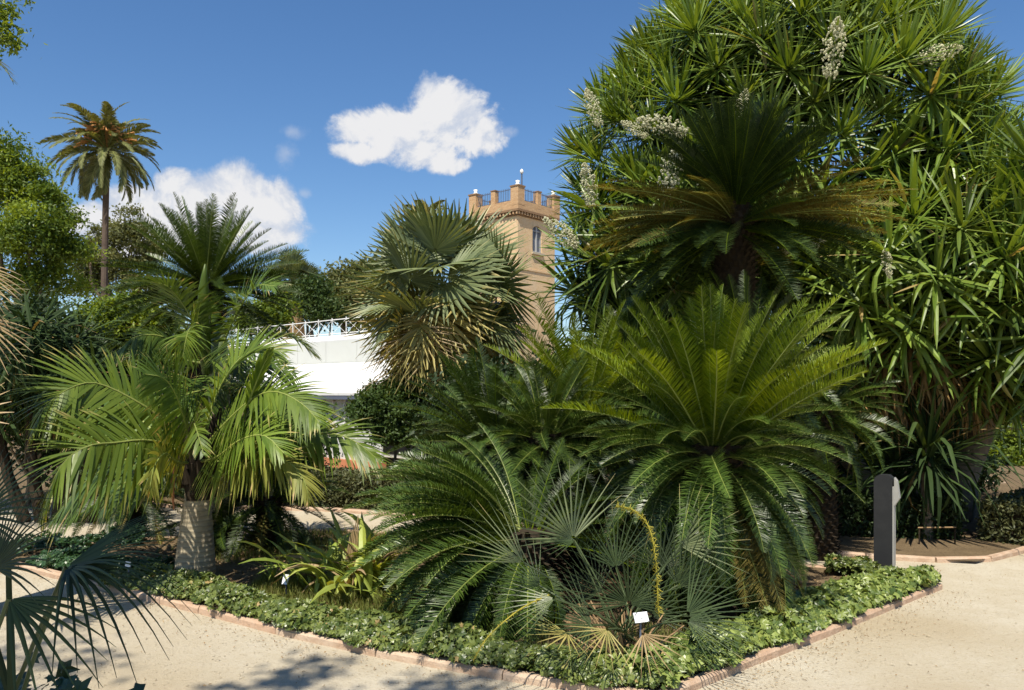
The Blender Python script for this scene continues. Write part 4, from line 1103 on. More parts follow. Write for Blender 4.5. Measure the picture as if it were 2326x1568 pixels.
# trunks
tr = []
for (a, b_, r0, r1) in [((2160, 1215, 10.2), (2250, 930, 9.9), 0.19, 0.13), ((2250, 930, 9.9), (2200, 640, 10.2), 0.13, 0.07), ((2250, 930, 9.9), (2330, 700, 9.8), 0.1, 0.05),
                        ((2110, 1215, 10.3), (2030, 900, 10.6), 0.17, 0.12), ((2030, 900, 10.6), (1800, 450, 11.0), 0.12, 0.06), ((2030, 900, 10.6), (2060, 350, 10.9), 0.12, 0.06),
                        ((2090, 1215, 10.4), (1800, 850, 11.0), 0.14, 0.09), ((1800, 850, 11.0), (1560, 480, 11.1), 0.09, 0.05), ((1800, 850, 11.0), (1650, 250, 11.3), 0.08, 0.04)]:
    tr.append(limb(W(*a) - yb, W(*b_) - yb, r0, r1, 0.12, 10, 9, r_))
V, Fc = merge(tr)
ob('trunk', mk('yucca_trunk', [(V, Fc, 'bark_grey', 0)], smooth=True), yt)
# flower clusters
def panicle(seed, L=0.6):
    r_ = np.random.default_rng(seed); n = 300
    t = r_.random(n); rad = 0.12 * np.sin(np.pi * np.clip(0.12 + 0.85 * t, 0, 1)) + 0.01
    a = r_.uniform(0, 6.28, n); q = np.sqrt(r_.random(n))
    C = np.stack([rad * q * np.cos(a), rad * q * np.sin(a), t * L], 1)
    r3 = r_.uniform(0.009, 0.017, n)
    ov = np.array([(1, 0, 0), (0, 1, 0), (-1, 0, 0), (0, -1, 0), (0, 0, 0.9), (0, 0, -1.4)])[None] * r3[:, None, None]
    V = (C[:, None] + ov).reshape(-1, 3)
    f8 = np.array([(0, 1, 4), (1, 2, 4), (2, 3, 4), (3, 0, 4), (1, 0, 5), (2, 1, 5), (3, 2, 5), (0, 3, 5)])
    Fc = ((np.arange(n) * 6)[:, None, None] + f8).reshape(-1, 3)
    sv, sf = tube([(0, 0, -0.15), (0, 0, L)], [0.012, 0.004], 5)
    return mk('flower_panicle', [(V, Fc, 'flower', np.repeat(r_.random(n), 6)), (sv, sf, 'rachis', 0)])
PM = [panicle(i) for i in range(3)]
for i, (px, py, Y, tilt, s_) in enumerate([(1885, 165, 9.0, 8, 1.15), (1560, 292, 9.1, -75, 1.0), (1512, 440, 9.0, 12, 1.1), (1362, 275, 9.6, -20, 0.8), (1345, 460, 9.5, -10, 0.9),
                                            (1312, 550, 9.5, -50, 0.9), (2085, 125, 9.2, 75, 0.9), (1672, 260, 8.9, 20, 0.6), (1780, 560, 8.6, 75, 0.8), (1470, 300, 9.4, -60, 0.6), (2010, 560, 8.4, 170, 0.5)]):
    M = Matrix.Translation(W(px, py + 10, Y - 0.3) - yb) @ Matrix.Rotation(R(tilt), 4, 'Y') @ Matrix.Scale(s_ * 0.92, 4) 
    ob('flower_cluster', PM[i % 3], yt, M)

# the second yucca whose heads come in at the right edge
y2b = Vector((6.3, 8.6, 0))
y2 = thing('yucca_tree', 'second yucca with dark upright spiky heads cut by the right edge of the view', 'yucca', y2b)
V, Fc = merge([limb((0, 0, 0), (-0.3, -0.2, 3.5), 0.16, 0.09, r_=r_), limb((-0.2, -0.1, 2.4), (-0.9, -0.3, 3.2), 0.09, 0.05, r_=r_)])
ob('trunk', mk('yucca_trunk', [(V, Fc, 'bark_grey', 0)], smooth=True), y2)
for (px, py, Y, s_) in [(2345, 350, 8.4, 1.1), (2350, 440, 8.3, 1.2), (2300, 400, 8.7, 0.9), (2340, 540, 8.3, 1.1), (2370, 620, 8.2, 1.2), (2400, 500, 8.4, 1.2), (2330, 660, 8.2, 1.0)]:
    M = Matrix.Translation(W(px, py, Y) - y2b) @ rot_align((r_.normal(-0.15, 0.2), r_.normal(-0.1, 0.15), 1)) @ Matrix.Rotation(r_.uniform(0, 6), 4, 'Z') @ Matrix.Scale(s_, 4)
    ob('leaf_rosette', RM['stiff'][r_.integers(0, 5)], y2, M)
# dark sucker rosettes with long hanging leaves under the yucca
for i, (px, py, Y, s_, lab) in enumerate([(2105, 1010, 8.9, 1.0, 'dark hanging rosette of long sword leaves low under the huge yucca tree'),
                                     (2030, 1060, 9.3, 0.75, 'smaller dark sword leaf rosette behind the grey post')]):
    p = W(px, py, Y); t = thing('sword_leaf_plant', lab, 'plant', (p.x, p.y, 0))
    V, Fc = tube([(0, 0, 0), (0, 0, p.z)], [0.07, 0.05], 8); ob('stem', mk('stem', [(V, Fc, 'bark_grey', 0)]), t)
    ob('leaf_rosette', RM['big'][i], t, Matrix.Translation((0, 0, p.z)) @ Matrix.Scale(s_, 4))
    ob('leaf_rosette', RM['big'][2], t, Matrix.Translation((0, 0, p.z - 0.15)) @ Matrix.Rotation(R(180 * 0), 4, 'X') @ Matrix.Rotation(1.3, 4, 'Z') @ Matrix.Scale(s_ * 0.9, 4))

# ------------------------------------------------------------------ strap leaved plant, yellow green
sb = G(800, 1358)
st = thing('strap_leaf_plant', 'pale yellow green strap leaved plant flopping over with dry brown leaves', 'plant', (sb[0], sb[1], 0.03))
r_ = np.random.default_rng(91)
def strap(p0, az, L, e0, bend, wd, mat, r_, twist=0.6):
    q = np.linspace(0, 1, 8); el = R(e0) - R(bend) * q ** 1.3; ds = L / 7
    rr = np.r_[0, np.cumsum(np.cos(el[:-1]) * ds)]; z = np.r_[0, np.cumsum(np.sin(el[:-1]) * ds)]
    z = np.maximum(z, 0.02 - p0[2] * 0)
    P = np.stack([p0[0] + rr * math.cos(az), p0[1] + rr * math.sin(az), p0[2] + z], 1)[None]
    S = np.tile(np.array([-math.sin(az), math.cos(az), 0]), (1, 8, 1)); TT = nrm(np.gradient(P, axis=1)); NN = np.cross(S, TT)
    tw = (r_.normal(0, twist) * q)[None, :, None]; S = nrm(S * np.cos(tw) + NN * np.sin(tw)); NN = np.cross(TT, S)
    V, Fc, per = strips(P, S, wd * np.interp(q, [0, 0.3, 0.7, 1], [0.6, 1, 0.8, 0.05])[None], -NN, 0.3)
    return (V, Fc, mat, np.full(len(V), r_.random()))
for i in range(130):
    az = r_.uniform(0, 6.28); x0 = r_.normal(0, 0.16); y0 = r_.normal(0, 0.12)
    dry = r_.random() < 0.2
    part = strap((x0, y0, 0), az, r_.uniform(0.45, 0.85), r_.uniform(40, 84), r_.uniform(50, 115), r_.uniform(0.020, 0.036), 'fan_dry' if dry else 'strap_leaf', r_)
    ob('leaf', mk('strap_leaf', [part]), st)
for k in range(5):
    V, Fc = tube([(-0.10 + 0.02 * k, 0.05, 0), (-0.06 + 0.02 * k, 0.05, 0.22), (-0.02 + 0.015 * k, 0.03, 0.45 + 0.04 * k)], [0.014, 0.012, 0.004], 5)
    ob('dry_stalk', mk('dry_stalk', [(V, Fc, 'fan_dry', 0.7)]), st)
s2 = G(620, 1335)
st2 = thing('strap_leaf_plant', 'small sparse strap leaved plant beside the white label near the swollen palm trunk', 'plant', (s2[0], s2[1], 0.03))
for i in range(14):
    part = strap((0, 0, 0), r_.uniform(0, 6.28), r_.uniform(0.25, 0.45), r_.uniform(30, 80), r_.uniform(50, 120), 0.012, 'strap_leaf', r_)
    ob('leaf', mk('strap_leaf', [part]), st2)
s3 = G(980, 1475)
for k, (g_, nn_, lab) in enumerate([(G(905, 1392), 10, 'little tuft of strap leaves at the ivy edge under the low cycad')]):
    t = thing('strap_leaf_plant', lab, 'plant', (g_[0], g_[1], 0.03))
    for i in range(nn_):
        ob('leaf', mk('strap_leaf', [strap((0, 0, 0), r_.uniform(0, 6.28), r_.uniform(0.2, 0.4), r_.uniform(30, 80), r_.uniform(50, 120), 0.01, 'strap_leaf', r_)]), t)

# ------------------------------------------------------------------ plant labels and post
def label_sign(px, py, Y, w_, h_, tilt, yaw, lab, ground=0.04):
    p = W(px, py, Y)
    t = thing('plant_label', lab, 'plant label', (p.x, p.y, ground))
    V, Fc = tube([(0, 0, -0.05), (0, 0, p.z - ground)], [0.006, 0.006], 6); ob('stake', mk('stake', [(V, Fc, 'dark_metal', 0)]), t)
    V, Fc = box(-w_ / 2, w_ / 2, -h_ / 2, h_ / 2, 0, 0.006)
    M = Matrix.Translation((0, -0.008, p.z - ground)) @ Matrix.Rotation(R(yaw), 4, 'Z') @ Matrix.Rotation(R(tilt), 4, 'X')
    pl = ob('plate', mk('plate', [(V, Fc, 'label_white', 0)]), t, M)
    return t
label_sign(1455, 1402, 4.5, 0.085, 0.055, 62, 22, 'small white plant label tilted among the dwarf fan palm leaves')
label_sign(292, 1281, 6.6, 0.04, 0.05, 70, 10, 'tiny white plant label left of the swollen palm trunk')
label_sign(650, 1316, 6.3, 0.05, 0.075, 70, -20, 'small white plant label beside the sparse strap leaved plant')

pb = W(2016, 1306, 7.25)
po = thing('post', 'dark grey slab post with a rounded top and pale edge behind the ivy corner', 'post', (pb.x - 0.03, pb.y, 0))
hz = W(0, 1078, 7.25).z
wd_, th_ = 0.15, 0.10
prof2 = [(-wd_ / 2, 0)] + [(-wd_ / 2, hz - 0.05), (-wd_ / 2 + 0.015, hz - 0.018), (-wd_ / 2 + 0.045, hz), (wd_ / 2 - 0.03, hz), (wd_ / 2 - 0.008, hz - 0.02), (wd_ / 2, hz - 0.06), (wd_ / 2, 0)]
def extrude(profile, y0, y1):
    n = len(profile); V = [(x, y0, z) for x, z in profile] + [(x, y1, z) for x, z in profile]
    me_v = np.array(V); side = [(i, (i + 1) % n, n + (i + 1) % n, n + i) for i in range(n)]
    return me_v, side, n
def ngon_mesh(name, V, faces, mat):
    me = bpy.data.meshes.new(name); me.from_pydata([tuple(v_) for v_ in V], [], [tuple(f) for f in faces]); me.materials.append(MATS[mat]); me.update()
    me.attributes.new('tint', 'FLOAT', 'POINT')
    return me
V, side, n = extrude(prof2, -th_ / 2, th_ / 2)
Mp = Matrix.Rotation(R(-36), 4, 'Z')
ob('slab', ngon_mesh('slab', V, side + [tuple(range(n))[::-1], tuple(range(n, 2 * n))], 'post_paint'), po, Mp)
# the pale metal edge strip, curving over the top, and the angled head plate on the far side
prof3 = [(wd_ / 2 + 0.001, 0), (wd_ / 2 + 0.001, hz - 0.10), (wd_ / 2 + 0.012, hz - 0.10), (wd_ / 2 + 0.012, 0)]
V, side, n = extrude(prof3, -th_ / 2 + 0.008, th_ / 2 - 0.008)
ob('edge_strip', ngon_mesh('edge_strip', V, side + [tuple(range(n))[::-1], tuple(range(n, 2 * n))], 'post_edge'), po, Mp)
prof4 = [(wd_ / 2 + 0.0125, hz - 0.27), (wd_ / 2 + 0.055, hz - 0.20), (wd_ / 2 + 0.035, hz - 0.05), (wd_ / 2 + 0.0125, hz - 0.02)]
V, side, n = extrude(prof4, -0.03, 0.03)
ob('head_plate', ngon_mesh('head_plate', V, side + [tuple(range(n))[::-1], tuple(range(n, 2 * n))], 'post_edge'), po, Mp)

# ------------------------------------------------------------------ tower
D0 = 52.0
TO = np.array([0.0075 * D0, D0]); eL = np.array([-0.755, 0.655]); eR = np.array([0.655, 0.755])
TW = 4.3; OV = 0.24
tw = thing('tower', 'square ochre brick tower with battlements and an arched window', 'tower', (TO[0], TO[1], 0))
o0 = np.array([0.0, 0.0])
def tb(x0, x1, y0, y1, z0, z1): return obox(o0, eR, eL, x0, x1, y0, y1, z0, z1)   # x along right face, y along left face
wx0, wx1, wz0, wz1 = 1.72, 2.68, 10.75, 12.5
I = OV
# body with a window opening in the right face: four slabs round the hole plus the rest
ws = [tb(I, TW - I, I + 0.3, TW - I, -0.1, 12.9),
      tb(I, wx0, I, I + 0.3, -0.1, 12.9), tb(wx1, TW - I, I, I + 0.3, -0.1, 12.9), tb(wx0, wx1, I, I + 0.3, -0.1, wz0)]
V, Fc = merge(ws)
# spandrel above the arch
arcn = 10
ap = [(wx0 + (wx1 - wx0) * (0.5 - 0.5 * math.cos(math.pi * k / arcn)), wz1 - 0.32 + 0.32 * math.sin(math.pi * k / arcn)) for k in range(arcn + 1)]
SV, SF = [], []
for k in range(arcn):
    (xa, za), (xb, zb) = ap[k], ap[k + 1]
    b = len(SV)
    for (x, y, z) in [(xa, I, za), (xb, I, zb), (xb, I, 12.9), (xa, I, 12.9), (xa, I + 0.3, za), (xb, I + 0.3, zb)]:
        q = x * eR + y * eL; SV.append((q[0], q[1], z))
    SF += [(b, b + 1, b + 2, b + 3), (b, b + 4, b + 5, b + 1)]
V2, F2 = merge([(V, Fc), (np.array(SV), np.array(SF))])
ob('wall', mk('tower_wall', [(V2, F2, 'tower_brick', 0)], uv=True), tw)
win = ob('window', mk('window', [(*merge([tb(wx0, wx1, I + 0.14, I + 0.16, wz0, wz1)]), 'shutter', 0)]), tw)
fr = [tb(wx0, wx0 + 0.07, I + 0.08, I + 0.14, wz0, wz1 - 0.25), tb(wx1 - 0.07, wx1, I + 0.08, I + 0.14, wz0, wz1 - 0.25), tb((wx0 + wx1) / 2 - 0.05, (wx0 + wx1) / 2 + 0.05, I + 0.06, I + 0.14, wz0, wz1 - 0.05), tb(wx0, wx1, I + 0.08, I + 0.135, wz0, wz0 + 0.1),
      tb(wx0, wx1, I + 0.08, I + 0.135, wz1 - 0.36, wz1 - 0.30)]
ob('frame', mk('frame', [(*merge(fr), 'frame_grey', 0)]), win)
ob('sill', mk('sill', [(*tb(wx0 - 0.12, wx1 + 0.12, I - 0.14, I + 0.12, wz0 - 0.13, wz0), 'stone_trim', 0)]), win)
ob('string_course', mk('string_course', [(*merge([tb(I - 0.05, TW - I, I - 0.05, I, 9.5, 9.62), tb(I - 0.05, I, I, TW - I, 9.5, 9.62)]), 'tower_brick', 0)], uv=True), tw)
# cornice with corbels
ob('cornice', mk('cornice', [(*merge([tb(0.0, TW, 0.0, TW, 13.16, 13.30), tb(I - 0.06, TW - I, I - 0.06, TW - I, 12.9, 12.96)]), 'brown_trim', 0)]), tw)
cb_ = []
for k in range(15):
    x = 0.18 + k * (TW - 0.4) / 14
    cb_ += [tb(x - 0.06, x + 0.06, 0.04, I, 12.97, 13.15), tb(0.04, I, x - 0.06, x + 0.06, 12.97, 13.15)]
ob('corbels', mk('corbels', [(*merge(cb_), 'parapet_brick', 0)], uv=True), tw)
pz0, pz1, mz = 13.30, 13.85, 14.80
t_ = 0.32
pw = [tb(0, TW, 0, t_, pz0, pz1), tb(0, t_, t_, TW, pz0, pz1), tb(TW - t_, TW, t_, TW, pz0, pz1), tb(t_, TW - t_, TW - t_, TW, pz0, pz1)]
ob('parapet', mk('parapet', [(*merge(pw), 'parapet_brick', 0)], uv=True), tw)
ob('roof_deck', mk('roof_deck', [(*tb(t_, TW - t_, t_, TW - t_, 13.35, 13.40), 'stone_trim', 0)]), tw)
cw = 0.62; mw = 0.36
cs = [(0, 0, cw), (TW - cw, 0, cw), (0, TW - cw, cw), (TW - cw, TW - cw, cw)]
for (x, y, c_) in cs:
    m_ = ob('merlon', mk('merlon', [(*merge([tb(x - 0.01, x + c_ + 0.01, y - 0.01, y + c_ + 0.01, pz1 - 0.3, mz - 0.09)]), 'parapet_brick', 0), (*tb(x - 0.05, x + c_ + 0.05, y - 0.05, y + c_ + 0.05, mz - 0.09, mz), 'brown_trim', 0)], uv=True), tw)
    cc = (x + c_ / 2) * eR + (y + c_ / 2) * eL
    V, Fc = tube([(cc[0], cc[1], mz), (cc[0], cc[1], mz + 0.1), (cc[0], cc[1], mz + 0.18), (cc[0], cc[1], mz + 0.32), (cc[0], cc[1], mz + 0.36)], [0.16, 0.16, 0.09, 0.15, 0.04], 10)
    ob('finial', mk('finial', [(V, Fc, 'white_paint', 0)], smooth=True), m_)
for q in (TW / 2,):
    for (x, y) in [(q - mw / 2, 0), (0, q - mw / 2), (TW - mw, q - mw / 2), (q - mw / 2, TW - mw)]:
        ob('merlon', mk('merlon', [(*tb(x - 0.005, x + mw, y - 0.005, y + mw, pz1 - 0.3, mz - 0.12), 'parapet_brick', 0), (*tb(x - 0.035, x + mw + 0.035, y - 0.035, y + mw + 0.035, mz - 0.12, mz - 0.06), 'brown_trim', 0)], uv=True), tw)
for side_ in range(4):
    for (a, b_) in ((cw, TW / 2 - mw / 2), (TW / 2 + mw / 2, TW - cw)):
        bars = []
        def rb_(u0, u1, z0, z1, w_=0.02):
            c0 = 0.14
            if side_ == 0: return tb(u0, u1, c0, c0 + w_, z0, z1)
            if side_ == 1: return tb(c0, c0 + w_, u0, u1, z0, z1)
            if side_ == 2: return tb(u0, u1, TW - c0, TW - c0 + w_, z0, z1)
            return tb(TW - c0, TW - c0 + w_, u0, u1, z0, z1)
        bars.append(rb_(a, b_, mz - 0.22, mz - 0.18, 0.03)); bars.append(rb_(a, b_, pz1 + 0.06, pz1 + 0.09, 0.03))
        nb = 9
        for k in range(1, nb): x = a + (b_ - a) * k / nb; bars.append(rb_(x - 0.014, x + 0.014, pz1 + 0.002, mz - 0.1, 0.024))
        ob('railing', mk('railing', [(*merge(bars), 'dark_metal', 0)]), tw)
ax = 1.0 * eR + 0.55 * eL
V, Fc = tube([(ax[0], ax[1], 13.4), (ax[0], ax[1], 15.75)], [0.05, 0.05], 6)
an = ob('antenna_pole', mk('antenna_pole', [(V, Fc, 'dark_metal', 0)]), tw)
V, Fc = tube([(ax[0], ax[1], 15.75), (ax[0], ax[1], 15.8), (ax[0], ax[1], 15.95), (ax[0], ax[1], 16.05)], [0.06, 0.11, 0.11, 0.04], 10)
ob('antenna_cap', mk('antenna_cap', [(V, Fc, 'white_paint', 0)], smooth=True), an)

# ------------------------------------------------------------------ glasshouse
gA = np.array([-3.0, 16.4]); gd = np.array([-0.733, 0.68]); gn = np.array([0.68, 0.733])
gh = thing('glasshouse', 'long whitewashed glasshouse with a stepped sloping roof behind the palms', 'glasshouse', (gA[0], gA[1], 0))
u0, u1 = -0.6, 23.4
def gb(x0, x1, y0, y1, z0, z1): return obox(np.zeros(2), gd, gn, x0, x1, y0, y1, z0, z1)
def gslope(x0, x1, y0, z0, y1, z1, th=0.05):
    q = [(x0, y0, z0), (x1, y0, z0), (x1, y1, z1), (x0, y1, z1)]
    V = []
    for dz in (0, -th):
        for (a, b_, z) in q:
            p = a * gd + b_ * gn; V.append((p[0], p[1], z + dz))
    return np.array(V), np.array([(3, 2, 1, 0), (4, 5, 6, 7), (0, 1, 5, 4), (1, 2, 6, 5), (2, 3, 7, 6), (3, 0, 4, 7)])
ob('plinth', mk('plinth', [(*gb(u0, u1, 0.0, 0.15, 0, 0.24), 'terracotta', 0)]), gh)
n_b = 20; bw = (u1 - u0) / n_b
for k in range(n_b):
    xa = u0 + k * bw
    ob('roof_panel', mk('roof_panel', [(*gslope(xa + 0.004, xa + bw - 0.004, -0.12, 1.60, 1.2, 2.29), 'whitewash', 0)]), gh)
    ob('roof_panel', mk('roof_panel', [(*gslope(xa + 0.004, xa + bw - 0.004, 1.34, 2.84, 2.7, 3.12), 'whitewash', 0)]), gh)
    ob('clerestory_panel', mk('clerestory_panel', [(*gb(xa + 0.006, xa + bw - 0.006, 1.22, 1.26, 2.2, 2.80), 'white_glass', 0)]), gh)
    if -4 <= xa <= 8:
        p_ = ob('pane', mk('pane', [(*gb(xa + 0.04, xa + bw - 0.04, 0.07, 0.09, 0.243, 1.50), 'white_glass', 0)]), gh)
        V, Fc = merge([gb(xa + q, xa + q + 0.035, 0.03, 0.068, 0.245, 1.50) for q in np.arange(0, bw, bw / 3)] + [gb(xa, xa + bw, 0.035, 0.066, 0.9, 0.94)])
        ob('glazing_bars', mk('glazing_bars', [(V, Fc, 'white_paint', 0)]), p_)
ob('gutter', mk('gutter', [(*gb(u0, u1, -0.16, -0.02, 1.47, 1.535), 'dark_metal', 0)]), gh)
ob('back_wall', mk('back_wall', [(*gb(u0, u1, 2.72, 2.9, 0, 3.0), 'whitewash', 0)]), gh)
rl = []
for k in range(0, 36):
    x = u0 + 1.0 + k * 0.62
    if x > u1: break
    rl += [gb(x, x + 0.016, 2.60, 2.616, 3.10, 3.56)]
    for s_ in (0, 1):
        a = np.array([x + 0.03, 2.615, 3.14 if s_ == 0 else 3.50]); b_ = np.array([x + 0.62, 2.615, 3.50 if s_ == 0 else 3.14])
        pa = np.r_[a[0] * gd + a[1] * gn, a[2]]; pb_ = np.r_[b_[0] * gd + b_[1] * gn, b_[2]]
        v_, f_ = tube([pa, pb_], [0.005, 0.005], 4, cap=False); rl.append((v_, f_))
rl += [gb(u0 + 1, u1, 2.60, 2.62, 3.50, 3.52), gb(u0 + 1, u1, 2.60, 2.62, 3.14, 3.158)]
ob('railing', mk('railing', [(*merge(rl), 'white_paint', 0)]), gh)

# ------------------------------------------------------------------ far trees
def palm_feather_far(name, label, base, crown, L, nfr, mat, trunk_r, bark, seed, bend=(60, 95), e=(85, -30), ll=0.35, stalks=False, nl=46, wl=0.016):
    r_ = np.random.default_rng(seed)
    t = thing(name, label, 'palm tree', base)
    cz = crown[2]
    dx = crown[0] - base[0]
    q = np.linspace(0, 1, 12)
    V, Fc = tube(np.stack([dx * q ** 1.5, 0 * q, -0.1 + (cz + 0.1) * q], 1), np.interp(q, [0, 0.1, 0.9, 1], [trunk_r * 1.25, trunk_r, trunk_r * 0.85, trunk_r * 1.3]), 10, jitter=0.04, r_=r_)
    ob('trunk', mk('palm_trunk', [(V, Fc, bark, 0)]), t)
    vs = []
    for e0 in (80, 55, 30, 5, -25):
        vs.append((e0, mk('frond_far', pinnate(arc(L, e0, np.interp(e0, [-25, 80], [bend[1] * 0.6, bend[0]]), 12, 1.2), nl, ll, wl, 62, 28, 22, 0.25, 0.10, 3, r_, mat, 0.03, rmat='rachis', tint=(0, 1), drytip=0.2))))
    VAR['tmp'] = vs
    for i in range(nfr):
        x = (i + 0.5) / nfr
        frond_at(t, 'tmp', i * 2.39996, e[0] + (e[1] - e[0]) * x + r_.normal(0, 5), 1 + r_.normal(0, 0.07), Vector((dx, 0, cz - 0.2 * x)), r_, name='palm_leaf')
    if stalks:
        bits = []
        for i in range(11):
            a = -math.pi * (0.05 + 0.9 * i / 10); p = np.array([math.cos(a), math.sin(a), 0]); hh = r_.uniform(0.5, 1.3)
            for k in range(8):
                j = r_.normal(0, 0.12, 3)
                bits.append(tube([(dx, 0, cz), np.array([dx, 0, cz + hh]) + p * 0.8 + j * 0.7, np.array([dx, 0, cz + hh * 0.75]) + p * 1.45 + j * 2.0], [0.03, 0.03, 0.055], 4))
        V, Fc = merge(bits); ob('date_stalks', mk('date_stalks', [(V, Fc, 'date_stalk', r_.random(len(V)))]), t)
    return t
c = W(243, 338, 50)
palm_feather_far('date_palm', 'tall slender date palm with orange fruit stalks standing alone against the sky', (c.x - 0.25, 50, 0), c, 3.5, 74, 'tree_olive', 0.21, 'bark_date', 1, stalks=True, e=(86, -46), bend=(78, 125), ll=0.50, wl=0.034, nl=54)
c = W(968, 500, 46)
palm_feather_far('date_palm', 'small palm head peeping over the round headed fan palm', (c.x, 46, 0), c, 1.5, 40, 'tree_olive', 0.3, 'bark_date', 2, ll=0.35, wl=0.03, e=(86, -30))
# far thick-trunked fan palm with a skirt
c = W(664, 640, 42); r_ = np.random.default_rng(5)
wp = thing('fan_palm', 'distant fan palm with a thick skirt of dead leaves above the glasshouse railing', 'palm tree', (c.x, 42, 0))
V, Fc = tube([(0, 0, 0), (0, 0, 3.2), (0, 0, 5.2), (0, 0, c.z)], [0.7, 0.72, 0.62, 0.3], 14, jitter=0.09, r_=r_)
ob('trunk', mk('palm_trunk', [(V, Fc, 'dry_fibre', 0)]), wp)
fans_on(wp, 'green', ring(34, 80, -20, 1.05, r_), Vector((0, 0, c.z)), r_)
fans_on(wp, 'yellow', ring(14, -20, -50, 1.0, r_), Vector((0, 0, c.z - 0.3)), r_)

def LBn(px, py, Y, rx, ry, nc): c = W(px, py, Y); return (c.x, c.y, c.z, rx / F * Y, rx / F * Y, ry / F * Y, nc)
leafy_tree('tree', 'bright yellow green broadleaf tree at the left edge', 'tree', (W(60, 0, 16).x, 16, 0), 3.2,
    [LBn(0, 400, 15.6, 60, 50, 16), LBn(50, 450, 15.4, 55, 50, 17), LBn(95, 520, 15.2, 55, 45, 17), LBn(30, 560, 15.0, 80, 60, 26), LBn(140, 580, 15.6, 42, 45, 13), LBn(-40, 520, 16, 100, 150, 40), LBn(110, 650, 15.8, 60, 40, 14), LBn(60, 640, 15.4, 50, 50, 14),
     LBn(15, 350, 15.6, 24, 24, 5), LBn(62, 398, 15.5, 24, 22, 5), LBn(108, 448, 15.4, 24, 24, 5), LBn(150, 500, 15.5, 22, 26, 5), LBn(178, 570, 15.6, 16, 30, 5), LBn(75, 700, 15.7, 50, 20, 7)],
    0.040, 'tree_bright', 260, 0.15, shell=0.15, tr=0.13, seed=1, aspect=0.4)
leafy_tree('tree', 'grey green tree behind the slender date palm trunk', 'tree', (W(270, 0, 60).x, 60, 0), 7.0,
    [LBn(290, 535, 60, 58, 48, 29), LBn(225, 590, 60, 50, 45, 25), LBn(330, 590, 60, 42, 40, 18), LBn(270, 620, 60, 70, 40, 25), LBn(205, 650, 60, 50, 40, 16), LBn(335, 660, 60, 60, 40, 21)],
    0.12, 'tree_olive', 150, 0.42, tr=0.4, limbs=16, seed=2, shell=0.2)
leafy_tree('tree', 'distant dark tree mass left of the round headed fan palm', 'tree', (W(800, 0, 44).x, 44, 0), 3.5,
    [LBn(800, 680, 44, 70, 60, 110), LBn(850, 650, 44, 55, 50, 80), LBn(760, 700, 43, 50, 35, 60), LBn(870, 720, 43, 60, 60, 70)], 0.10, 'tree_olive', 110, 0.40, tr=0.3, seed=3)
leafy_tree('tree', 'small distant green tree between the skirted fan palm and the dark tree mass', 'tree', (W(715, 0, 42).x, 40, 0), 2.5,
    [LBn(715, 680, 40, 30, 38, 50), LBn(735, 715, 40, 34, 30, 40)], 0.08, 'tree_green', 110, 0.3, tr=0.2, seed=4)
leafy_tree('tree', 'round yellow green treetop just left of the glasshouse railing', 'tree', (W(620, 0, 30).x, 30, 0), 2.0,
    [LBn(620, 715, 30, 30, 30, 60), LBn(590, 740, 30, 40, 30, 60)], 0.07, 'tree_bright', 100, 0.22, tr=0.14, seed=5)
leafy_tree('shrub', 'sunlit yellow green shrub above the left feather frond', 'shrub', (W(300, 0, 13).x, 13, 0), 1.2,
    [LBn(290, 740, 13, 70, 45, 90), LBn(250, 790, 13, 60, 50, 70), LBn(350, 770, 13.2, 50, 50, 60), LBn(225, 740, 13.5, 40, 40, 40)], 0.035, 'tree_bright', 120, 0.12, tr=0.06, seed=6)
leafy_tree('shrub', 'leafy round shrub left of the fan palm trunk in front of the glasshouse', 'shrub', (W(890, 0, 12.6).x, 12.6, 0), 0.8,
    [LBn(880, 935, 12.6, 70, 52, 130), LBn(930, 900, 12.8, 55, 52, 100), LBn(850, 950, 12.5, 40, 32, 60), LBn(900, 985, 12.5, 55, 30, 70)], 0.032, 'tree_green', 120, 0.08, tr=0.03, seed=7)
# dark background bushes
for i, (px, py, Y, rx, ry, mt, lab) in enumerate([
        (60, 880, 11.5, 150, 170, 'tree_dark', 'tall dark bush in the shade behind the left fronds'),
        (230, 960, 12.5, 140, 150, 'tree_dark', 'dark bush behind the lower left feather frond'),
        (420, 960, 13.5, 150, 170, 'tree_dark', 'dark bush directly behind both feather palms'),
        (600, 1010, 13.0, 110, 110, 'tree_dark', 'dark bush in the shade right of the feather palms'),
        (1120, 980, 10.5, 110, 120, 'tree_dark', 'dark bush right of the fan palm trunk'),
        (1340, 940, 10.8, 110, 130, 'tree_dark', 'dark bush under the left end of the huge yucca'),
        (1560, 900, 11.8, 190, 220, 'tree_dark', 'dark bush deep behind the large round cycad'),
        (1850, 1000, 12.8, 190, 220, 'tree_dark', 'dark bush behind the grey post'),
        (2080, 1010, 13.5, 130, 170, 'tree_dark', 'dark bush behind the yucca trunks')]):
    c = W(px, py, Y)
    leafy_tree('bush', lab, 'bush', (c.x, c.y, 0), 0.5, [LBn(px, py, Y, rx, ry, 200), LBn(px, py + 60, Y, rx * 0.9, ry * 0.8, 110)], 0.045, mt, 110, 0.16, tr=0.05, seed=20 + i, shell=0.3)
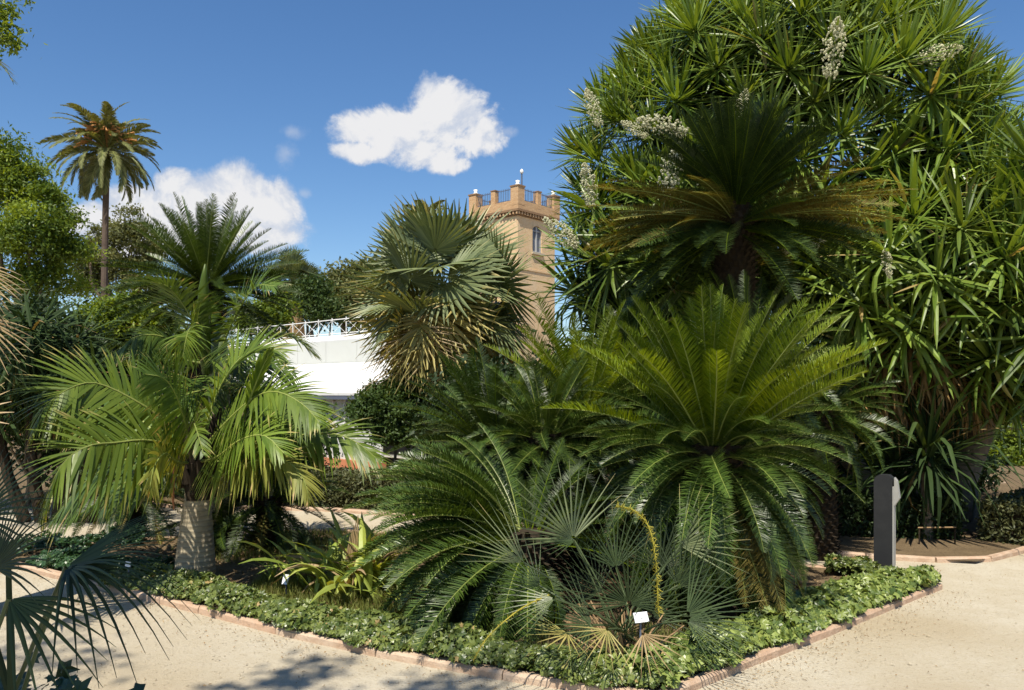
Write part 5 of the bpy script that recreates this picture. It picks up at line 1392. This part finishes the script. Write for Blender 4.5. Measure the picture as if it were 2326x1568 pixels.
# spiky dark heads at left
sp_b = Vector((W(130, 0, 10.2).x, 10.2, 0))
spk = thing('yucca', 'dark shaded spiky yucca clump at the left below the broadleaf tree', 'yucca', sp_b)
r_ = np.random.default_rng(17)
for i in range(30):
    px = r_.uniform(-20, 215); py = r_.uniform(720, 930) if px < 150 else r_.uniform(740, 840); Y = r_.uniform(9.4, 10.6)
    M = Matrix.Translation(W(px, py, Y) - sp_b) @ rot_align((r_.normal(0, 0.3), r_.normal(-0.2, 0.2), 1)) @ Matrix.Scale(r_.uniform(0.9, 1.3), 4)
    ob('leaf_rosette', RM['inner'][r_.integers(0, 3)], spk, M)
V, Fc = merge([limb(((k - 2) * 0.2, 0, 0), ((k - 2) * 0.35, 0, 1.3 + 0.15 * k), 0.08, 0.05, r_=r_) for k in range(5)])
ob('trunk', mk('yucca_trunk', [(V, Fc, 'bark_brown', 0)]), spk)
# right background
leafy_tree('shrub', 'sunlit yellow green shrub seen through the gap under the yucca at the right edge', 'shrub', (W(2270, 0, 18.5).x, 18.5, 0), 0.7,
    [LBn(2270, 1025, 18.5, 80, 70, 150), LBn(2340, 1000, 18.5, 70, 85, 110), LBn(2200, 1045, 18.7, 60, 60, 80)], 0.040, 'tree_bright', 110, 0.12, tr=0.05, seed=40)
leafy_tree('tree', 'distant green tree filling the gap behind the right edge shrub', 'tree', (9.6, 24, 0), 2,
    [(9.6, 24, 2.4, 4, 2, 2.4, 220), (15.5, 25, 2.4, 4, 2, 2.4, 150)], 0.07, 'tree_green', 110, 0.25, tr=0.2, seed=41)

def hedge(label, corners, h, mat, n, size, seed, zc_=0):
    r_ = np.random.default_rng(seed)
    (x0, y0), (x1, y1), wdt = corners
    d = np.array([x1 - x0, y1 - y0]); L = np.linalg.norm(d); d /= L; nn = np.array([-d[1], d[0]])
    s = r_.uniform(0, L, n); f = r_.random(n)
    top = f < 0.35; fr_ = f > 0.5
    q = np.where(top, r_.random(n) * wdt, np.where(fr_, 0, wdt))
    en = r_.random(n) < 0.12; s = np.where(en, np.where(r_.random(n) < 0.7, 0, L), s); q = np.where(en, r_.random(n) * wdt, q) ; z = np.where(top, h, r_.uniform(0, h, n))
    P = np.column_stack([x0 + d[0] * s + nn[0] * q, y0 + d[1] * s + nn[1] * q, z]) + r_.normal(0, 0.03, (n, 3))
    b = np.array([(x0 + x1) / 2, (y0 + y1) / 2, 0])
    t = thing('hedge', label, 'hedge', tuple(b))
    ob('foliage', mk('hedge_foliage', [leaf_cloud(P - b, size, mat, r_)]), t)
    sg = 1 if wdt > 0 else -1
    V, Fc = box(0.05, L - 0.05, 0.07 * sg, wdt - 0.07 * sg, 0, h - 0.06)
    Pp = np.column_stack([x0 + d[0] * V[:, 0] + nn[0] * V[:, 1], y0 + d[1] * V[:, 0] + nn[1] * V[:, 1], V[:, 2]]) - b
    ob('branches', mk('hedge_core', [(Pp, Fc, 'bark_brown', 0)]), t)
hedge('low clipped hedge along the far kerb seen between the palm and the low cycad', ((-4.2, 12.0), (-0.2, 10.5), 0.9), 0.44, 'hedge_leaf', 22000, 0.026, 1)
hedge('clipped grey green hedge beside the path at the right edge', ((5.0, 8.75), (9.0, 12.8), -0.9), 0.42, 'hedge_leaf', 26000, 0.026, 2)
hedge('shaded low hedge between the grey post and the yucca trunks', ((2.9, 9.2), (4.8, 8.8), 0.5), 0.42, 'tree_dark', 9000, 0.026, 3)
# thin rail, beige block, brick fence
V, Fc = tube([W(2085, 1199, 8.6), W(2172, 1198, 8.5)], [0.007, 0.007], 6)
rt = thing('rail', 'thin pale low rail in front of the hanging sword leaf rosette', 'rail', (0, 0, 0))
ob('bar', mk('rail_bar', [(V, Fc, 'dry_fibre', 0)]), rt)
for px in (2088, 2169):
    p = W(px, 1200, 8.55); V, Fc = tube([(p.x, p.y, 0), (p.x, p.y, p.z - 0.01)], [0.008, 0.008], 5); ob('leg', mk('rail_leg', [(V, Fc, 'bark_brown', 0)]), rt)
p = W(2228, 1115, 14.6)
V, Fc = box(-0.28, 0.28, -0.28, 0.28, 0, W(0, 1098, 14.6).z + 0.05)
thing('planter_block', 'square beige masonry block beyond the right hedge', 'block', (p.x, p.y, 0), me=mk('planter_block', [(V, Fc, 'beige_block', 0)]))
bf = thing('brick_wall', 'low orange brick wall beyond the right hedge', 'wall', (W(2260, 0, 16.5).x, 16.5, 0))
zt_ = W(0, 1092, 16.5).z + 0.16
r_ = np.random.default_rng(3)
bmes = [mk('brick', [(*box(-0.118, 0.118, -0.055, 0.055, -0.033, 0.033), 'terracotta', 0)])]
for row in range(5):
    for k in range(16):
        z = zt_ - 0.035 - row * 0.075
        if z < 0.03: break
        ob('brick', bmes[0], bf, Matrix.Translation((-1.1 + k * 0.25 + (row % 2) * 0.12, r_.normal(0, 0.006), z)))
V, Fc = box(-1.3, 3.1, -0.045, 0.045, 0, zt_ - 0.03); ob('mortar', mk('mortar', [(V, Fc, 'terracotta', 0)]), bf)

# ------------------------------------------------------------------ trees above the viewer
tl = thing('tree', 'leafy twigs and branch entering at the top left corner', 'tree', (-4.6, 6.2, 0))
r_ = np.random.default_rng(61)
V, Fc = merge([limb((-0.6, 0, 0), (-0.6, 0, 4.5), 0.12, 0.08, r_=r_)])
ob('trunk', mk('tree_trunk', [(V, Fc, 'bark_grey', 0)], smooth=True), tl)
Cs, Ts = [], []
for (px, py, s_, k) in [(0, 20, 14, 160), (25, 28, 10, 90), (5, 55, 12, 100), (20, 92, 13, 160), (48, 70, 4, 14), (-25, 60, 30, 500), (35, 105, 6, 40), (60, 4, 8, 26), (0, 85, 14, 120)]:
    c = np.array(W(px, py, 6.2)) - np.array(tl.location)
    Cs.append(c + r_.normal(0, s_ / F * 6.2, (k, 3))); Ts.append(r_.random(k))
ob('crown', mk('twig_leaves', [leaf_cloud(np.concatenate(Cs), 0.020, 'tree_bright', r_, aspect=0.45, tint=np.concatenate(Ts))]), tl)
pf = thing('feather_palm', 'grey green palm frond tip coming in at the left edge below the leafy twigs', 'palm tree', (-7.0, 7.6, 0))
V, Fc = tube([(0, 0, 0), (0, 0, 4.2)], [0.2, 0.15], 10); ob('trunk', mk('palm_trunk', [(V, Fc, 'bark_date', 0)]), pf)
hero_frond(pf, [(-7.0, 7.6, 4.2), W(-220, 140, 7.8), W(-120, 110, 7.9), W(-40, 120, 7.9), W(5, 150, 7.9), W(30, 185, 7.9)], 0.36, 44, 'fan_green', 5, 20, 0.35, width=0.012)
hero_frond(pf, [(-7.0, 7.6, 4.2), W(-280, 260, 7.8), W(-180, 230, 8.0)], 0.40, 30, 'fan_green', 6, 20, 0.35, width=0.012)

# shade tree standing behind and above the camera; its branches shade the tall cycad and the nearest palm
def at_sun(px, py, Y, t): p = W(px, py, Y); return p + s_dir * t
sh = thing('shade_tree', 'large shade tree behind the viewer whose crown dapples the garden bed', 'tree', (-4.2, -4.2, 0))
r_ = np.random.default_rng(71); b = np.array(sh.location)
L_ = [(at_sun(1670, 400, 7.6, 6.5), (1.0, 0.9, 0.5), 95), (at_sun(1640, 560, 7.4, 6.2), (0.75, 0.6, 0.4), 30), (at_sun(100, 1250, 2.55, 6.5), (0.9, 0.7, 0.5), 60), (at_sun(640, 1568, 4.48, 9.0), (0.32, 0.16, 0.3), 2),
      (at_sun(980, 1600, 4.2, 9.2), (0.4, 0.2, 0.3), 2), (at_sun(1590, 860, 5.7, 8), (0.5, 0.4, 0.4), 12), (Vector((-6.0, -1.5, 9.0)), (2.5, 2.0, 1.0), 90)]
rel = [(p.x - b[0], p.y - b[1], p.z - b[2], *r__, n__) for p, r__, n__ in L_]
C, ti = lobes_points(rel, 60, 0.17, r_, 0.2)
ob('crown', mk('shade_crown', [leaf_cloud(C, 0.075, 'tree_green', r_, tint=ti)]), sh)
pr_ = [limb((0, 0, -0.1), (0, 0.2, 5.5), 0.35, 0.22, 0.06, r_=r_)]
for l in rel: pr_.append(limb((0, 0.2, 5.3), l[:3], 0.03, 0.010, 0.12, r_=r_))
V, Fc = merge(pr_); ob('trunk', mk('shade_trunk', [(V, Fc, 'bark_grey', 0)], smooth=True), sh)

# labels of the ground cover and the setting
LAB = {
 'ivy': ['narrow ivy band with sunlit leaves along the long kerb below the feather palm', 'broad leaved ivy along the kerb that runs up to the grey post', 'ivy patch at the foot of the grey post', 'dark shaded ivy at the far end of the bed beyond the nearest palm', 'dark ivy along the rear edge of the bed by the shaded path'],
 'grass': ['patch of green grass behind the ivy beside the strap leaved plant', 'sparse shaded grass at the rear of the bed', 'thin grass among the dwarf fan palm stalks'],
 'loose_gravel': ['fine loose grit scattered over the pale paths'], 'leaf_litter': ['small dry brown leaf bits on soil and path edges'],
 'kerb': ['long curving pinkish kerb below the ivy', 'straight kerb rising towards the grey post', 'kerb along the rear edge of the bed', 'kerb of the far bed below the huge yucca'],
 'flower_bed': ['brown soil of the island bed with the cycads'], 'far_bed': ['brown soil of the bed beyond the path'], 'ground': ['pale sandy gravel paths']}
for nm, ls in LAB.items():
    for i, lb in enumerate(ls):
        o = bpy.data.objects.get(nm if i == 0 else '%s.%03d' % (nm, i))
        if o is None: continue
        o['label'] = lb
        if o.get('kind') == 'stuff': o['category'] = {'loose_gravel': 'gravel', 'leaf_litter': 'leaf litter'}.get(nm, nm)
